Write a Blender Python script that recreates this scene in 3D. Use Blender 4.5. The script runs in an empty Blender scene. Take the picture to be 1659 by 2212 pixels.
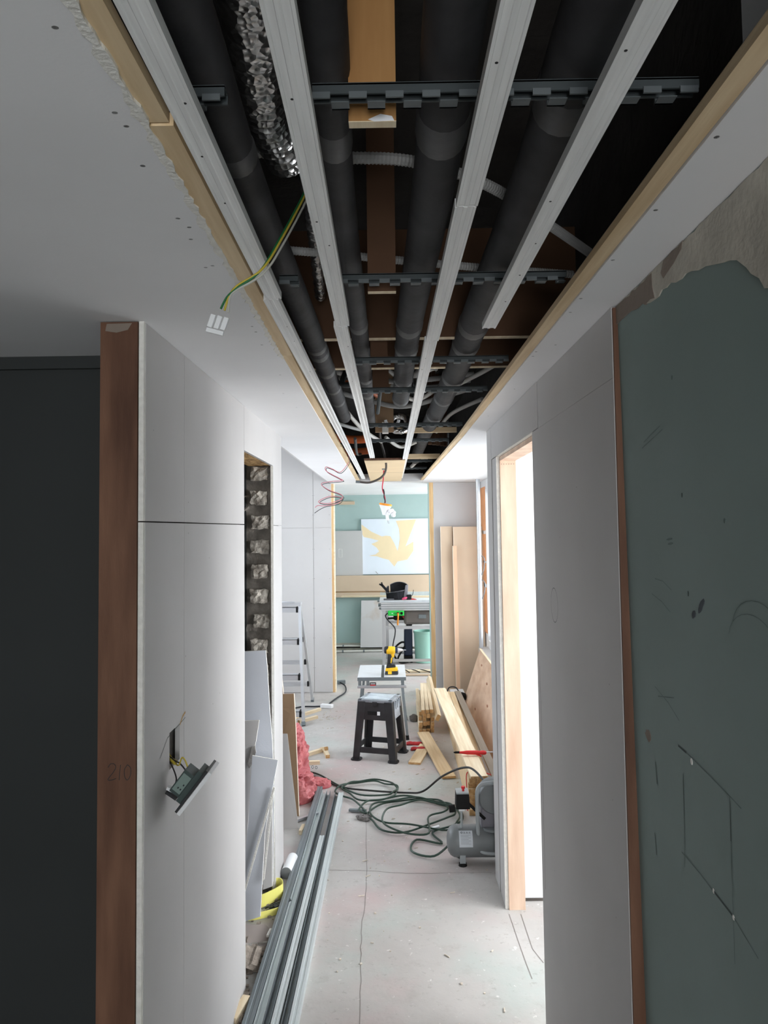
import bpy, math, random
from mathutils import Vector, Matrix, noise

# ------------------------------------------------------------------ camera, world, lights
scene = bpy.context.scene
COL = scene.collection
V = Vector

def make_camera():
    f, px, py = 1600.0, 829.5, 1058.0          # focal length and principal point for the 1659 x 2212 frame
    yc = V(((842 - px) / f, -(1142 - py) / f, 1.0)).normalized()
    u = V((-0.0135, 1, 0)); zc = (u - yc * u.dot(yc)).normalized()
    xc = zc.cross(yc)
    right = V((xc[0], yc[0], zc[0])); up = V((xc[1], yc[1], zc[1])); fwd = V((xc[2], yc[2], zc[2]))
    cd = bpy.data.cameras.new('camera'); cam = bpy.data.objects.new('camera', cd); COL.objects.link(cam)
    m = Matrix((right, up, -fwd)).transposed().to_4x4(); m.translation = (0, 0, 1.65)
    cam.matrix_world = m
    cd.sensor_fit = 'HORIZONTAL'; cd.sensor_width = 36.0; cd.lens = 36.0 * f / 1659
    cd.shift_y = (py - 1106) / 1659; cd.clip_start = 0.02; cd.clip_end = 60
    scene.camera = cam
make_camera()

w = bpy.data.worlds.new('sky'); scene.world = w; w.use_nodes = True
bgn = w.node_tree.nodes['Background']; bgn.inputs[0].default_value = (0.80, 0.90, 1.0, 1); bgn.inputs[1].default_value = 4.0

def area(name, loc, sx, sy, direction, power, col=(1.0, 0.985, 0.965)):
    d = bpy.data.lights.new(name, 'AREA'); d.shape = 'RECTANGLE'; d.size = sx; d.size_y = sy; d.energy = power; d.color = col
    o = bpy.data.objects.new(name, d); COL.objects.link(o); o.location = loc
    o.rotation_euler = V(direction).to_track_quat('-Z', 'Y').to_euler()
    return o
# daylight in the window openings, then two added fill lamps
area('daylight_side_room', (2.52, 2.35, 1.45), 1.6, 1.3, (-1, 0, -0.05), 62)
area('daylight_bay', (1.13, 5.60, 1.30), 3.2, 1.4, (-1, 0, -0.05), 21)
area('daylight_far_room', (2.32, 8.95, 1.25), 2.0, 1.5, (-1, 0, -0.05), 42)
area('added_fill_behind', (0.1, -2.13, 1.35), 0.6, 1.3, (0, 1, 0.15), 23)  # added fill for the near corridor, no known source there
area('added_fill_left_bay', (-2.23, 5.6, 1.6), 2.0, 1.2, (1, 0, 0), 3)  # added fill to brighten the left bay, its opening is invented
vs = scene.view_settings
vs.view_transform = 'Standard'; vs.look = 'None'; vs.gamma = 1.0; vs.use_curve_mapping = False
vs.exposure = 0.62
try:
    scene.cycles.use_denoising = True
    scene.cycles.max_bounces = 10; scene.cycles.diffuse_bounces = 7
    scene.cycles.sample_clamp_indirect = 6.0
except Exception:
    pass

# ------------------------------------------------------------------ materials
MATS = {}
def lin(c):
    return tuple((x / 12.92 if x <= 0.04045 else ((x + 0.055) / 1.055) ** 2.4) for x in c)
def sc(c, k): return tuple(min(1.0, x * k) for x in c)

def M(name, rgb, rough=0.7, metal=0.0, var=0.08, scale=6.0, stretch=(1, 1, 1), bump=0.0, bscale=40.0, rgb2=None, spec=0.3, detail=5.0, voronoi=False, ramp=(0.3, 0.7)):
    """rgb is sRGB 0..255"""
    if name in MATS: return MATS[name]
    m = bpy.data.materials.new(name); m.use_nodes = True; MATS[name] = m
    nt = m.node_tree; N = nt.nodes; L = nt.links; b = N['Principled BSDF']
    c = lin(tuple(x / 255 for x in rgb))
    c1, c2 = (sc(c, 1 - var), sc(c, 1 + var)) if rgb2 is None else (c, lin(tuple(x / 255 for x in rgb2)))
    tc = N.new('ShaderNodeTexCoord'); mp = N.new('ShaderNodeMapping'); mp.inputs['Scale'].default_value = stretch
    L.new(tc.outputs['Object'], mp.inputs[0])
    nz = N.new('ShaderNodeTexNoise'); nz.inputs['Scale'].default_value = scale; nz.inputs['Detail'].default_value = detail
    L.new(mp.outputs[0], nz.inputs['Vector'])
    r = N.new('ShaderNodeValToRGB'); r.color_ramp.elements[0].color = (*c1, 1); r.color_ramp.elements[1].color = (*c2, 1)
    r.color_ramp.elements[0].position, r.color_ramp.elements[1].position = ramp
    L.new(nz.outputs['Fac'], r.inputs[0]); L.new(r.outputs[0], b.inputs['Base Color'])
    b.inputs['Roughness'].default_value = rough; b.inputs['Metallic'].default_value = metal
    b.inputs['Specular IOR Level'].default_value = spec
    if bump:
        if voronoi:
            n2 = N.new('ShaderNodeTexVoronoi'); n2.inputs['Scale'].default_value = bscale; out = n2.outputs['Distance']
        else:
            n2 = N.new('ShaderNodeTexNoise'); n2.inputs['Scale'].default_value = bscale; n2.inputs['Detail'].default_value = 4; out = n2.outputs['Fac']
        L.new(mp.outputs[0], n2.inputs['Vector'])
        bp = N.new('ShaderNodeBump'); bp.inputs['Strength'].default_value = bump; bp.inputs['Distance'].default_value = 0.01
        L.new(out, bp.inputs['Height']); L.new(bp.outputs[0], b.inputs['Normal'])
    return m

GYP = M('gypsum_paper', (194, 192, 191), 0.85, var=0.035, scale=3.0, bump=0.04, bscale=220)
GYPB = M('gypsum_paper_blue', (208, 212, 220), 0.85, var=0.04, scale=4.0, bump=0.04, bscale=200)
GYPC = M('gypsum_core', (236, 234, 228), 0.95, var=0.08, scale=60, bump=0.3, bscale=150)
CEIL = M('ceiling_board', (236, 236, 237), 0.85, var=0.03, scale=2.5, bump=0.03, bscale=200)
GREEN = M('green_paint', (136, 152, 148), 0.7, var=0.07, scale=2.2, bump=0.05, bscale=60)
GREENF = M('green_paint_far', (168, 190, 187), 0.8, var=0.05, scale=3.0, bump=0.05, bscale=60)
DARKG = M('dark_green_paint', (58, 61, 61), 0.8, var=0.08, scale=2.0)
PLASTER = M('bare_plaster', (192, 187, 175), 0.9, var=0.14, scale=14, bump=0.25, bscale=60)
PLASTB = M('brown_plaster', (138, 126, 116), 0.9, var=0.1, scale=10, bump=0.2, bscale=60)
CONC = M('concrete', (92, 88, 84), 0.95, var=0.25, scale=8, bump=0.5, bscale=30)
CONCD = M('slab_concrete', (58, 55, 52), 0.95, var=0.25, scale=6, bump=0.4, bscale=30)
BRICKM = M('broken_brick', (140, 133, 124), 0.95, rgb2=(206, 200, 190), scale=30, bump=0.9, bscale=60, ramp=(0.35, 0.65))
MORTAR = M('mortar', (138, 132, 125), 0.95, var=0.3, scale=20, bump=0.7, bscale=40)
OSB = M('strand_board', (120, 84, 44), 0.9, rgb2=(214, 176, 120), scale=30, stretch=(1, 0.3, 1), bump=0.6, bscale=50)
PINE = M('pine_timber', (208, 180, 140), 0.7, rgb2=(234, 212, 176), scale=5, stretch=(9, 0.6, 9), bump=0.08, bscale=30)
PINEV = M('pine_timber_upright', (196, 158, 110), 0.7, rgb2=(228, 196, 148), scale=5, stretch=(9, 9, 0.6), bump=0.08, bscale=30)
PALE = M('pale_timber', (216, 194, 160), 0.7, rgb2=(240, 226, 198), scale=5, stretch=(9, 0.6, 9), bump=0.08, bscale=30)
ENDG = M('end_grain', (176, 132, 84), 0.85, rgb2=(214, 178, 128), scale=60, bump=0.2, bscale=90)
PLYP = M('pink_plywood', (206, 172, 148), 0.7, rgb2=(234, 208, 186), scale=3, stretch=(5, 5, 0.7), bump=0.05)
PLYS = M('pink_plywood_sheet', (202, 166, 140), 0.7, rgb2=(228, 200, 176), scale=3.2, stretch=(1.2, 1.2, 4), bump=0.05)
BROWN = M('brown_plywood', (86, 58, 44), 0.65, rgb2=(128, 93, 73), scale=2.2, stretch=(9, 9, 1.3), bump=0.08, detail=8)
MDF = M('mdf', (206, 184, 160), 0.8, var=0.05, scale=3, bump=0.03, bscale=150)
MDFD = M('mdf_brown', (156, 128, 100), 0.8, var=0.06, scale=5, bump=0.05, bscale=150)
MDFE = M('mdf_edge', (236, 224, 206), 0.85, var=0.05, scale=20)
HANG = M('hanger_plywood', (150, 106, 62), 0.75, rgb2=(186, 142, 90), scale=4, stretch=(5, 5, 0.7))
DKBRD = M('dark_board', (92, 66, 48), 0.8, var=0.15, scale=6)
GALV = M('galvanised_steel', (204, 212, 213), 0.42, metal=0.5, var=0.05, scale=5, stretch=(8, 0.5, 8))
GALVD = M('galvanised_steel_dull', (126, 134, 138), 0.45, metal=0.55, var=0.06, scale=5, stretch=(8, 0.5, 8))
FURR = M('dusty_furring_steel', (238, 239, 238), 0.6, metal=0.1, var=0.08, scale=6, stretch=(14, 0.8, 14))
FOAM = M('black_pipe_foam', (38, 38, 40), 0.7, rgb2=(62, 62, 64), scale=9, bump=0.15, bscale=30, spec=0.4)
TAPE = M('foam_tape', (80, 80, 81), 0.55, var=0.15, scale=25, bump=0.15, bscale=40, spec=0.5)
CARR = M('carrier_steel', (74, 80, 82), 0.6, metal=0.3, var=0.12, scale=12)
TABS = M('carrier_tabs', (104, 110, 112), 0.6, metal=0.3, var=0.1, scale=12)
FOIL = M('duct_foil', (196, 196, 196), 0.32, metal=1.0, var=0.15, scale=10, bump=0.4, bscale=90, voronoi=True)
COND = M('grey_conduit', (168, 168, 166), 0.6, var=0.06, scale=10)
CONDL = M('white_pipe', (214, 212, 206), 0.5, var=0.06, scale=10)
COPPER = M('orange_pipe', (186, 92, 46), 0.5, var=0.12, scale=10)
ALU = M('aluminium', (206, 208, 212), 0.35, metal=0.8, var=0.05, scale=10)
ALUW = M('scratched_aluminium_plate', (222, 226, 230), 0.45, metal=0.35, var=0.06, scale=14, stretch=(1, 4, 1))
BLACKP = M('black_plastic', (22, 23, 25), 0.5, rgb2=(42, 44, 47), scale=14, bump=0.05, spec=0.5)
DUSTSHEEN = M('dusty_plastic_window_sheen', (76, 82, 88), 0.4, rgb2=(176, 184, 192), scale=7, bump=0.05, spec=0.6)  # dusty black plastic with the window sheen painted in as paler colour
SLATM = M('dusty_slat_window_sheen', (176, 186, 196), 0.4, rgb2=(222, 230, 236), scale=9, spec=0.6)  # slats coloured pale for window sheen as well as dust
RUBBER = M('black_rubber', (22, 22, 22), 0.8, var=0.1)
YELLOW = M('yellow_plastic', (240, 190, 32), 0.45, var=0.05, spec=0.5)
LEMON = M('lemon_strip', (238, 232, 130), 0.6, var=0.06, scale=8)
LEMOND = M('ochre_strip', (206, 172, 40), 0.6, var=0.06, scale=8)
HOSE = M('dark_green_hose', (36, 62, 50), 0.4, var=0.12, scale=10, spec=0.5)
HOSEB = M('black_hose', (30, 34, 32), 0.45, var=0.1, spec=0.5)
TANK = M('grey_tank_enamel', (118, 122, 124), 0.4, var=0.05, scale=10, spec=0.5)
TANKL = M('light_grey_enamel', (158, 164, 166), 0.4, var=0.05, scale=10, spec=0.5)
RED = M('red_plastic', (206, 34, 36), 0.45, var=0.06, spec=0.5)
REDD = M('red_fabric', (176, 52, 54), 0.85, var=0.15, scale=20, bump=0.3, bscale=80)
PINK = M('red_bag_film', (178, 82, 88), 0.5, rgb2=(216, 128, 130), scale=9, bump=0.35, bscale=24, spec=0.5)
WHITE = M('white_plastic', (236, 238, 240), 0.4, var=0.02, spec=0.5)
LABELM = M('printed_label', (202, 208, 214), 0.5, var=0.03)
INK = M('dark_ink', (52, 54, 58), 0.8, var=0.1)
PENCIL = M('pencil_mark', (70, 78, 78), 0.9, var=0.2)
BLOT = M('dark_blotch', (88, 94, 98), 0.9, var=0.25, scale=40)
GAP = M('dark_gap', (24, 22, 21), 0.95, var=0.1)
GREENP = M('bright_green_plastic', (40, 214, 84), 0.45, var=0.05, spec=0.5)
MINT = M('mint_bucket', (166, 214, 200), 0.45, var=0.03, spec=0.4)
NAVY = M('navy_plastic', (38, 50, 74), 0.5, var=0.08, spec=0.4)
CLOTH = M('black_webbing', (34, 35, 40), 0.85, var=0.2, scale=30, bump=0.3, bscale=90)
CLOTHG = M('grey_webbing', (112, 112, 118), 0.85, var=0.2, scale=40, bump=0.3, bscale=90)
WIREB = M('dark_wire', (48, 44, 46), 0.5, var=0.1)
WIREP = M('pink_wire', (206, 120, 132), 0.5, var=0.1)
WIRER = M('red_wire', (196, 44, 70), 0.5, var=0.1)
WIREG = M('green_wire', (30, 108, 62), 0.5, var=0.1)
WIREY = M('yellow_wire', (196, 176, 66), 0.5, var=0.1)
WIREW = M('grey_wire', (188, 188, 180), 0.5, var=0.05)
ORANGE = M('orange_rim', (236, 150, 50), 0.6, var=0.15, scale=20)
DKGREEN = M('device_box_plastic', (62, 76, 74), 0.5, var=0.06, spec=0.4)
LEAFW = M('printed_panel_white', (222, 230, 240), 0.6, var=0.02)
LEAFY = M('printed_leaf_cream', (236, 216, 178), 0.6, var=0.03)
SCREW = M('screw_head', (46, 46, 48), 0.6, metal=0.4, var=0.1)
BULB = M('white_film', (236, 238, 242), 0.3, var=0.03, spec=0.5)
STAINB = M('stained_white_board', (206, 204, 204), 0.8, rgb2=(186, 160, 134), scale=3.0, ramp=(0.52, 0.75))
CHIP = M('pale_chip', (206, 196, 182), 0.9, var=0.2, scale=30)
COBBLE = M('rubble_stone', (150, 140, 130), 0.95, var=0.25, scale=30, bump=0.6, bscale=60)

def floor_material():
    m = bpy.data.materials.new('concrete_screed'); m.use_nodes = True
    N = m.node_tree.nodes; L = m.node_tree.links; b = N['Principled BSDF']
    tc = N.new('ShaderNodeTexCoord')
    def nz(scale, detail=5, rough=0.55, off=0.0):
        mp = N.new('ShaderNodeMapping'); mp.inputs['Location'].default_value = (off, off * 0.7, 0); L.new(tc.outputs['Object'], mp.inputs[0])
        n = N.new('ShaderNodeTexNoise'); n.inputs['Scale'].default_value = scale; n.inputs['Detail'].default_value = detail
        n.inputs['Roughness'].default_value = rough; L.new(mp.outputs[0], n.inputs['Vector']); return n.outputs['Fac']
    def ramp(src, p0, p1):
        r = N.new('ShaderNodeValToRGB'); r.color_ramp.elements[0].position = p0; r.color_ramp.elements[1].position = p1
        L.new(src, r.inputs[0]); return r.outputs[0]
    def mix(fac, a, bcol, k=1.0):
        x = N.new('ShaderNodeMix'); x.data_type = 'RGBA'
        if k != 1.0:
            mm = N.new('ShaderNodeMath'); mm.operation = 'MULTIPLY'; mm.inputs[1].default_value = k; L.new(fac, mm.inputs[0]); fac = mm.outputs[0]
        L.new(fac, x.inputs['Factor'])
        for s, v in ((x.inputs[6], a), (x.inputs[7], bcol)):
            if isinstance(v, tuple): s.default_value = (*lin(tuple(q / 255 for q in v)), 1)
            else: L.new(v, s)
        return x.outputs[2]
    c = mix(ramp(nz(1.6), 0.35, 0.7), (176, 172, 168), (194, 191, 188))
    c = mix(ramp(nz(2.3, off=7.0), 0.5, 0.72), c, (190, 168, 167), 0.7)
    c = mix(ramp(nz(1.9, off=13.0), 0.52, 0.75), c, (168, 184, 178), 0.7)
    c = mix(ramp(nz(9.0, 8, 0.7, 3.0), 0.55, 0.75), c, (150, 142, 136), 0.45)
    c = mix(ramp(nz(45, 3, 0.6, 5.0), 0.62, 0.72), c, (140, 134, 128), 0.35)
    c = mix(ramp(nz(30, 3, 0.6, 21.0), 0.66, 0.72), c, (236, 234, 230), 0.5)
    L.new(c, b.inputs['Base Color']); b.inputs['Roughness'].default_value = 0.75; b.inputs['Specular IOR Level'].default_value = 0.3
    bp = N.new('ShaderNodeBump'); bp.inputs['Strength'].default_value = 0.18; bp.inputs['Distance'].default_value = 0.01
    L.new(nz(22, 6), bp.inputs['Height']); L.new(bp.outputs[0], b.inputs['Normal'])
    return m
FLOOR = floor_material()

def glass_material():
    m = bpy.data.materials.new('window_glass'); m.use_nodes = True
    N = m.node_tree.nodes; L = m.node_tree.links; N.remove(N['Principled BSDF'])
    t = N.new('ShaderNodeBsdfTransparent'); g = N.new('ShaderNodeBsdfGlossy'); g.inputs['Roughness'].default_value = 0.02
    x = N.new('ShaderNodeMixShader'); x.inputs[0].default_value = 0.06
    L.new(t.outputs[0], x.inputs[1]); L.new(g.outputs[0], x.inputs[2]); L.new(x.outputs[0], N['Material Output'].inputs[0])
    return m
GLASS = glass_material()

# ------------------------------------------------------------------ mesh helpers
def spl(pts, n=8, closed=False):
    P = [V(p) for p in pts]; out = []
    k = len(P)
    rng = range(k) if closed else range(k - 1)
    for i in rng:
        if closed: a, b, c, d = P[i - 1], P[i], P[(i + 1) % k], P[(i + 2) % k]
        else: a, b, c, d = P[max(i - 1, 0)], P[i], P[i + 1], P[min(i + 2, k - 1)]
        for j in range(n):
            t = j / n
            out.append(0.5 * ((2 * b) + (c - a) * t + (2 * a - 5 * b + 4 * c - d) * t * t + (3 * b - a - 3 * c + d) * t ** 3))
    if not closed: out.append(P[-1])
    return out

def frame(d, up=V((0, 0, 1))):
    d = V(d).normalized(); u = V(up)
    if abs(d.dot(u.normalized())) > 0.98: u = V((1, 0, 0))
    s = d.cross(u).normalized(); u = s.cross(d).normalized()
    return s, u

class MB:
    def __init__(self): self.v = []; self.f = []; self.sm = False
    def add(self, vs, fs):
        o = len(self.v); self.v += [V(p) for p in vs]; self.f += [tuple(i + o for i in q) for q in fs]; return self
    def box(self, a, b):
        x0, y0, z0 = a; x1, y1, z1 = b
        if x0 > x1: x0, x1 = x1, x0
        if y0 > y1: y0, y1 = y1, y0
        if z0 > z1: z0, z1 = z1, z0
        return self.add([(x0, y0, z0), (x1, y0, z0), (x1, y1, z0), (x0, y1, z0), (x0, y0, z1), (x1, y0, z1), (x1, y1, z1), (x0, y1, z1)],
                        [(3, 2, 1, 0), (4, 5, 6, 7), (0, 1, 5, 4), (1, 2, 6, 5), (2, 3, 7, 6), (3, 0, 4, 7)])
    def bar(self, p0, p1, w_, h_, up=(0, 0, 1), w1=None, h1=None):
        p0, p1 = V(p0), V(p1); s, u = frame(p1 - p0, V(up)); vs = []
        for p, a, b in ((p0, w_, h_), (p1, w1 or w_, h1 or h_)):
            for i, j in ((-1, -1), (1, -1), (1, 1), (-1, 1)): vs.append(p + s * a / 2 * i + u * b / 2 * j)
        return self.add(vs, [(3, 2, 1, 0), (4, 5, 6, 7), (0, 1, 5, 4), (1, 2, 6, 5), (2, 3, 7, 6), (3, 0, 4, 7)])
    def tube(self, pts, r, n=8, closed=False, rad=None):
        P = [V(p) for p in pts]; k = len(P); vs = []; fs = []; u = None; self.sm = True
        for i, p in enumerate(P):
            a = P[i - 1] if (i or closed) else P[0]; b = P[(i + 1) % k] if (i < k - 1 or closed) else P[-1]
            d = (b - a)
            d = d.normalized() if d.length > 1e-9 else V((0, 1, 0))
            if u is None: s, u = frame(d)
            else:
                u = (u - d * u.dot(d))
                u = u.normalized() if u.length > 1e-6 else frame(d)[1]
                s = d.cross(u)
            rr = rad[i] if rad else r
            for j in range(n):
                t = 2 * math.pi * j / n; vs.append(p + (s * math.cos(t) + u * math.sin(t)) * rr)
        for i in range(k if closed else k - 1):
            for j in range(n):
                fs.append((i * n + j, i * n + (j + 1) % n, ((i + 1) % k) * n + (j + 1) % n, ((i + 1) % k) * n + j))
        if not closed: fs += [tuple(range(n - 1, -1, -1)), tuple(range((k - 1) * n, k * n))]
        return self.add(vs, fs)
    def cyl(self, p0, p1, r0, r1=None, n=16):
        return self.tube([p0, p1], r0, n, rad=[r0, r0 if r1 is None else r1])
    def lathe(self, prof, c, axis=(0, 0, 1), n=20):
        a = V(axis).normalized(); s, u = frame(a); c = V(c); vs = []; fs = []; k = len(prof); self.sm = True
        for r, h in prof:
            for j in range(n):
                t = 2 * math.pi * j / n; vs.append(c + a * h + (s * math.cos(t) + u * math.sin(t)) * max(r, 1e-4))
        for i in range(k - 1):
            for j in range(n): fs.append((i * n + j, i * n + (j + 1) % n, (i + 1) * n + (j + 1) % n, (i + 1) * n + j))
        fs += [tuple(range(n - 1, -1, -1)), tuple(range((k - 1) * n, k * n))]
        return self.add(vs, fs)
    def prism(self, poly, vec):
        n = len(poly); P = [V(p) for p in poly]; v = V(vec)
        return self.add(P + [p + v for p in P], [tuple(range(n - 1, -1, -1)), tuple(range(n, 2 * n))] + [(i, (i + 1) % n, n + (i + 1) % n, n + i) for i in range(n)])
    def build(self, name, mat, parent=None, smooth=None, bevel=0.0):
        off = V((0, 0, 0)); p = parent
        while p is not None: off += p.location; p = p.parent
        loc = V((0, 0, 0))
        if parent is None and self.v:
            xs = [q.x for q in self.v]; ys = [q.y for q in self.v]; zs = [q.z for q in self.v]
            loc = V(((min(xs) + max(xs)) / 2, (min(ys) + max(ys)) / 2, min(zs)))
        me = bpy.data.meshes.new(name)
        me.from_pydata([tuple(q - off - loc) for q in self.v], [], self.f); me.update()
        fixnormals(me)
        if smooth if smooth is not None else self.sm:
            me.polygons.foreach_set('use_smooth', [True] * len(me.polygons))
            try: me.set_sharp_from_angle(angle=math.radians(40))
            except Exception: pass
        me.materials.append(mat)
        o = bpy.data.objects.new(name, me); COL.objects.link(o); o.location = loc
        if parent is not None: o.parent = parent
        if bevel:
            bm = o.modifiers.new('bevel', 'BEVEL'); bm.width = bevel; bm.segments = 2; bm.limit_method = 'ANGLE'
        return o

import bmesh
def fixnormals(me):
    bm = bmesh.new(); bm.from_mesh(me); bmesh.ops.recalc_face_normals(bm, faces=bm.faces); bm.to_mesh(me); bm.free()

def tag(o, label, cat, group=None):
    o['label'] = label; o['category'] = cat
    if group: o['group'] = group
    return o
def thing(name, label, cat, loc, group=None):
    o = bpy.data.objects.new(name, None); COL.objects.link(o); o.location = loc; o.empty_display_size = 0.05
    return tag(o, label, cat, group)
def struct(o, label=None):
    o['kind'] = 'structure'
    if label: o['label'] = label
    return o
def boxo(name, a, b, mat, parent=None, bevel=0.0): return MB().box(a, b).build(name, mat, parent, bevel=bevel)
MESHCACHE = {}
def copyobj(src, loc, parent=None, rot=None, scale=None, name=None):
    o = src.copy(); COL.objects.link(o); off = V((0, 0, 0)); p = parent
    while p is not None: off += p.location; p = p.parent
    o.parent = parent; o.location = V(loc) - off
    if rot is not None: o.rotation_euler = rot
    if scale is not None: o.scale = scale
    return o
def beam(name, p0, p1, w_, h_, mat, up=(0, 0, 1), endmat=None, parent=None, bevel=0.0):
    """a board or batten lying along its own Y axis, so the grain runs along it"""
    p0, p1 = V(p0), V(p1); d = p1 - p0; L = d.length
    me = bpy.data.meshes.new(name); x, y, z = w_ / 2, L / 2, h_ / 2
    me.from_pydata([(-x, -y, -z), (x, -y, -z), (x, y, -z), (-x, y, -z), (-x, -y, z), (x, -y, z), (x, y, z), (-x, y, z)], [],
                   [(3, 2, 1, 0), (4, 5, 6, 7), (0, 1, 5, 4), (1, 2, 6, 5), (2, 3, 7, 6), (3, 0, 4, 7)])
    me.materials.append(mat)
    if endmat: me.materials.append(endmat); me.polygons[2].material_index = 1; me.polygons[4].material_index = 1
    s, u = frame(d, V(up)); dn = d.normalized()
    m = Matrix((s, dn, u)).transposed().to_4x4()
    o = bpy.data.objects.new(name, me); COL.objects.link(o)
    off = V((0, 0, 0)); p = parent
    while p is not None: off += p.location; p = p.parent
    o.rotation_euler = m.to_euler(); o.location = (p0 + p1) / 2 - off
    if parent is not None: o.parent = parent
    if bevel:
        b = o.modifiers.new('bevel', 'BEVEL'); b.width = bevel; b.segments = 2
    return o
R = random.Random(7)
CZ = 2.118                                     # underside of the lowered ceiling

# ------------------------------------------------------------------ the setting: floor, slab, ceilings
floor = struct(boxo('floor', (-2.5, -2.1, -0.1), (3.2, 10.4, 0.0), FLOOR), 'dusty pale concrete screed floor')
def floor_line(pts, w_, mat=GAP, name='crack', z=0.0):
    P = [V((*p, z)) for p in pts]; vs = []; fs = []
    for i, p in enumerate(P):
        d = (P[min(i + 1, len(P) - 1)] - P[max(i - 1, 0)]).normalized(); s = V((d.y, -d.x, 0)) * w_ / 2
        vs += [p - s + V((0, 0, 0.0008)), p + s + V((0, 0, 0.0008))]
    for i in range(len(P) - 1): fs.append((2 * i, 2 * i + 1, 2 * i + 3, 2 * i + 2))
    return MB().add(vs, fs).build(name, mat, floor)
CRK = M('floor_crack', (134, 128, 124), 0.95, var=0.1)
def jag(pts, a, n=6):
    out = spl([(*p, 0) for p in pts], n); return [(q.x + R.uniform(-a, a), q.y + R.uniform(-a, a)) for q in out]
floor_line(jag([(-0.159, 4.306), (-0.132, 3.677), (-0.137, 3.211), (-0.134, 2.972), (-0.125, 2.6), (-0.14, 2.2)], 0.004), 0.0022, CRK)
floor_line(jag([(-0.341, 3.681), (-0.13, 3.67), (0.106, 3.638), (0.461, 3.64)], 0.004), 0.0022, CRK)
floor_line([(0.487, 3.256), (0.49, 3.05), (0.494, 2.886), (0.498, 2.80)], 0.003, CRK)
floor_line([(0.537, 3.255), (0.536, 2.994), (0.56, 2.9)], 0.003, CRK)

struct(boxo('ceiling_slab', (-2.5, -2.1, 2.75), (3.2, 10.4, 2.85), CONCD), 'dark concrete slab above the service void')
def ceil_part(name, poly, label, z=CZ, t=0.014, mat=CEIL):
    return struct(MB().prism([(x, y, z) for x, y in poly], (0, 0, t)).build(name, mat), label)
cl = ceil_part('ceiling_left', [(-2.45, -2.05), (-0.272, -2.05), (-0.272, 0.83), (-0.284, 1.97), (-0.321, 7.27), (-0.60, 7.6), (-0.60, 3.70), (-0.70, 3.70), (-0.70, 1.98), (-2.45, 1.98)], 'white ceiling board left of the open service strip')
cr = ceil_part('ceiling_right', [(0.389, -2.05), (0.52, -2.05), (0.52, 3.5), (0.99, 3.56), (0.99, 7.6), (0.34, 7.6), (0.335, 7.25), (0.386, 3.83), (0.392, 0.99)], 'narrow white ceiling board right of the open service strip')
cf = ceil_part('ceiling_far', [(-1.7, 7.72), (-1.7, 10.3), (2.4, 10.3), (2.4, 7.72), (1.0, 7.6), (0.335, 7.6), (0.335, 7.27), (-0.321, 7.27), (-0.60, 7.6)], 'white ceiling of the far room')
for nm, a, b in (('ceiling_side_room', (0.56, 0.9, 2.35), (3.0, 3.42, 2.37)), ('ceiling_left_bay', (-2.3, 3.6, 2.5), (-0.60, 7.65, 2.52)), ('ceiling_left_room', (-2.2, 1.98, 2.4), (-0.66, 3.7, 2.42))):
    struct(boxo(nm, a, b, CEIL))
# the lowered ceiling drops from the void to the bay
struct(boxo('trim_1', (-0.612, 3.70, CZ), (-0.60, 7.6, 2.52), GYP), 'white drop edge between lowered ceiling and bay')
screw_src = MB().cyl((0, 0, 0), (0, 0, -0.002), 0.0042, 0.0035, 10).build('screw', SCREW, smooth=False)
def screws(parent, pts, rot=(0, 0, 0), s=1.0):
    for p in pts:
        copyobj(screw_src, p, parent, rot=rot, scale=(s, s * R.uniform(0.7, 1.1), 1))
screws(cl, [(x, y, CZ) for x, y in [(-0.304, 0.661), (-0.301, 0.802), (-0.298, 0.83), (-0.31, 0.923), (-0.311, 1.084), (-0.303, 1.117), (-0.313, 1.164), (-0.321, 1.292), (-0.307, 1.284), (-0.31, 1.677), (-0.31, 1.725), (-0.317, 1.848), (-0.325, 2.214), (-0.359, 2.518), (-0.351, 2.81), (-0.368, 3.176)]])
screws(cr, [(x, y, CZ) for x, y in [(0.402, 0.876), (0.402, 1.082), (0.40, 1.287), (0.40, 1.506), (0.402, 1.603), (0.398, 1.965), (0.40, 2.017), (0.434, 1.893), (0.43, 2.5), (0.42, 3.1)]])
# crumbled filler along the torn board edge
edge = []; inner = []
for i in range(120):
    y = 0.4 + i * 0.0135; x = -0.272 - 0.0105 * max(0, y - 0.83)
    edge.append((x + R.uniform(-.001, .004), y, CZ - .0012)); inner.append((x - R.uniform(.004, .013), y, CZ - .0012))
MB().prism(edge + inner[::-1], (0, 0, .006)).build('edge_filler', GYPC, cl)
# timber nosing round the opening
def nosing(name, x, y0, x1, y1, wd, mat, label, z0=CZ + 0.003, z1=CZ + 0.017):
    return struct(MB().prism([(x, y0, z0), (x1, y1, z0), (x1 + wd, y1, z0), (x + wd, y0, z0)], (0, 0, z1 - z0)).build(name, mat), label)
nosing('trim_2', -0.273, 0.0, -0.273, 0.828, 0.025, PINE, 'near timber edge strip along the left of the open ceiling')
nosing('trim_3', -0.273, 0.832, -0.285, 1.97, 0.029, PINE, 'second timber edge strip along the left of the open ceiling', CZ + .001)
nosing('trim_4', -0.285, 1.974, -0.300, 4.2, 0.027, PINE, 'third timber edge strip along the left of the open ceiling')
nosing('trim_5', -0.300, 4.21, -0.320, 7.25, 0.030, PINE, 'farthest timber edge strip along the left of the open ceiling')
nosing('trim_6', 0.391, 0.0, 0.387, 3.83, -0.027, PINE, 'long timber edge strip along the right of the open ceiling')
nosing('trim_7', 0.387, 3.836, 0.336, 7.25, -0.027, PINE, 'far timber edge strip along the right of the open ceiling')
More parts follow.
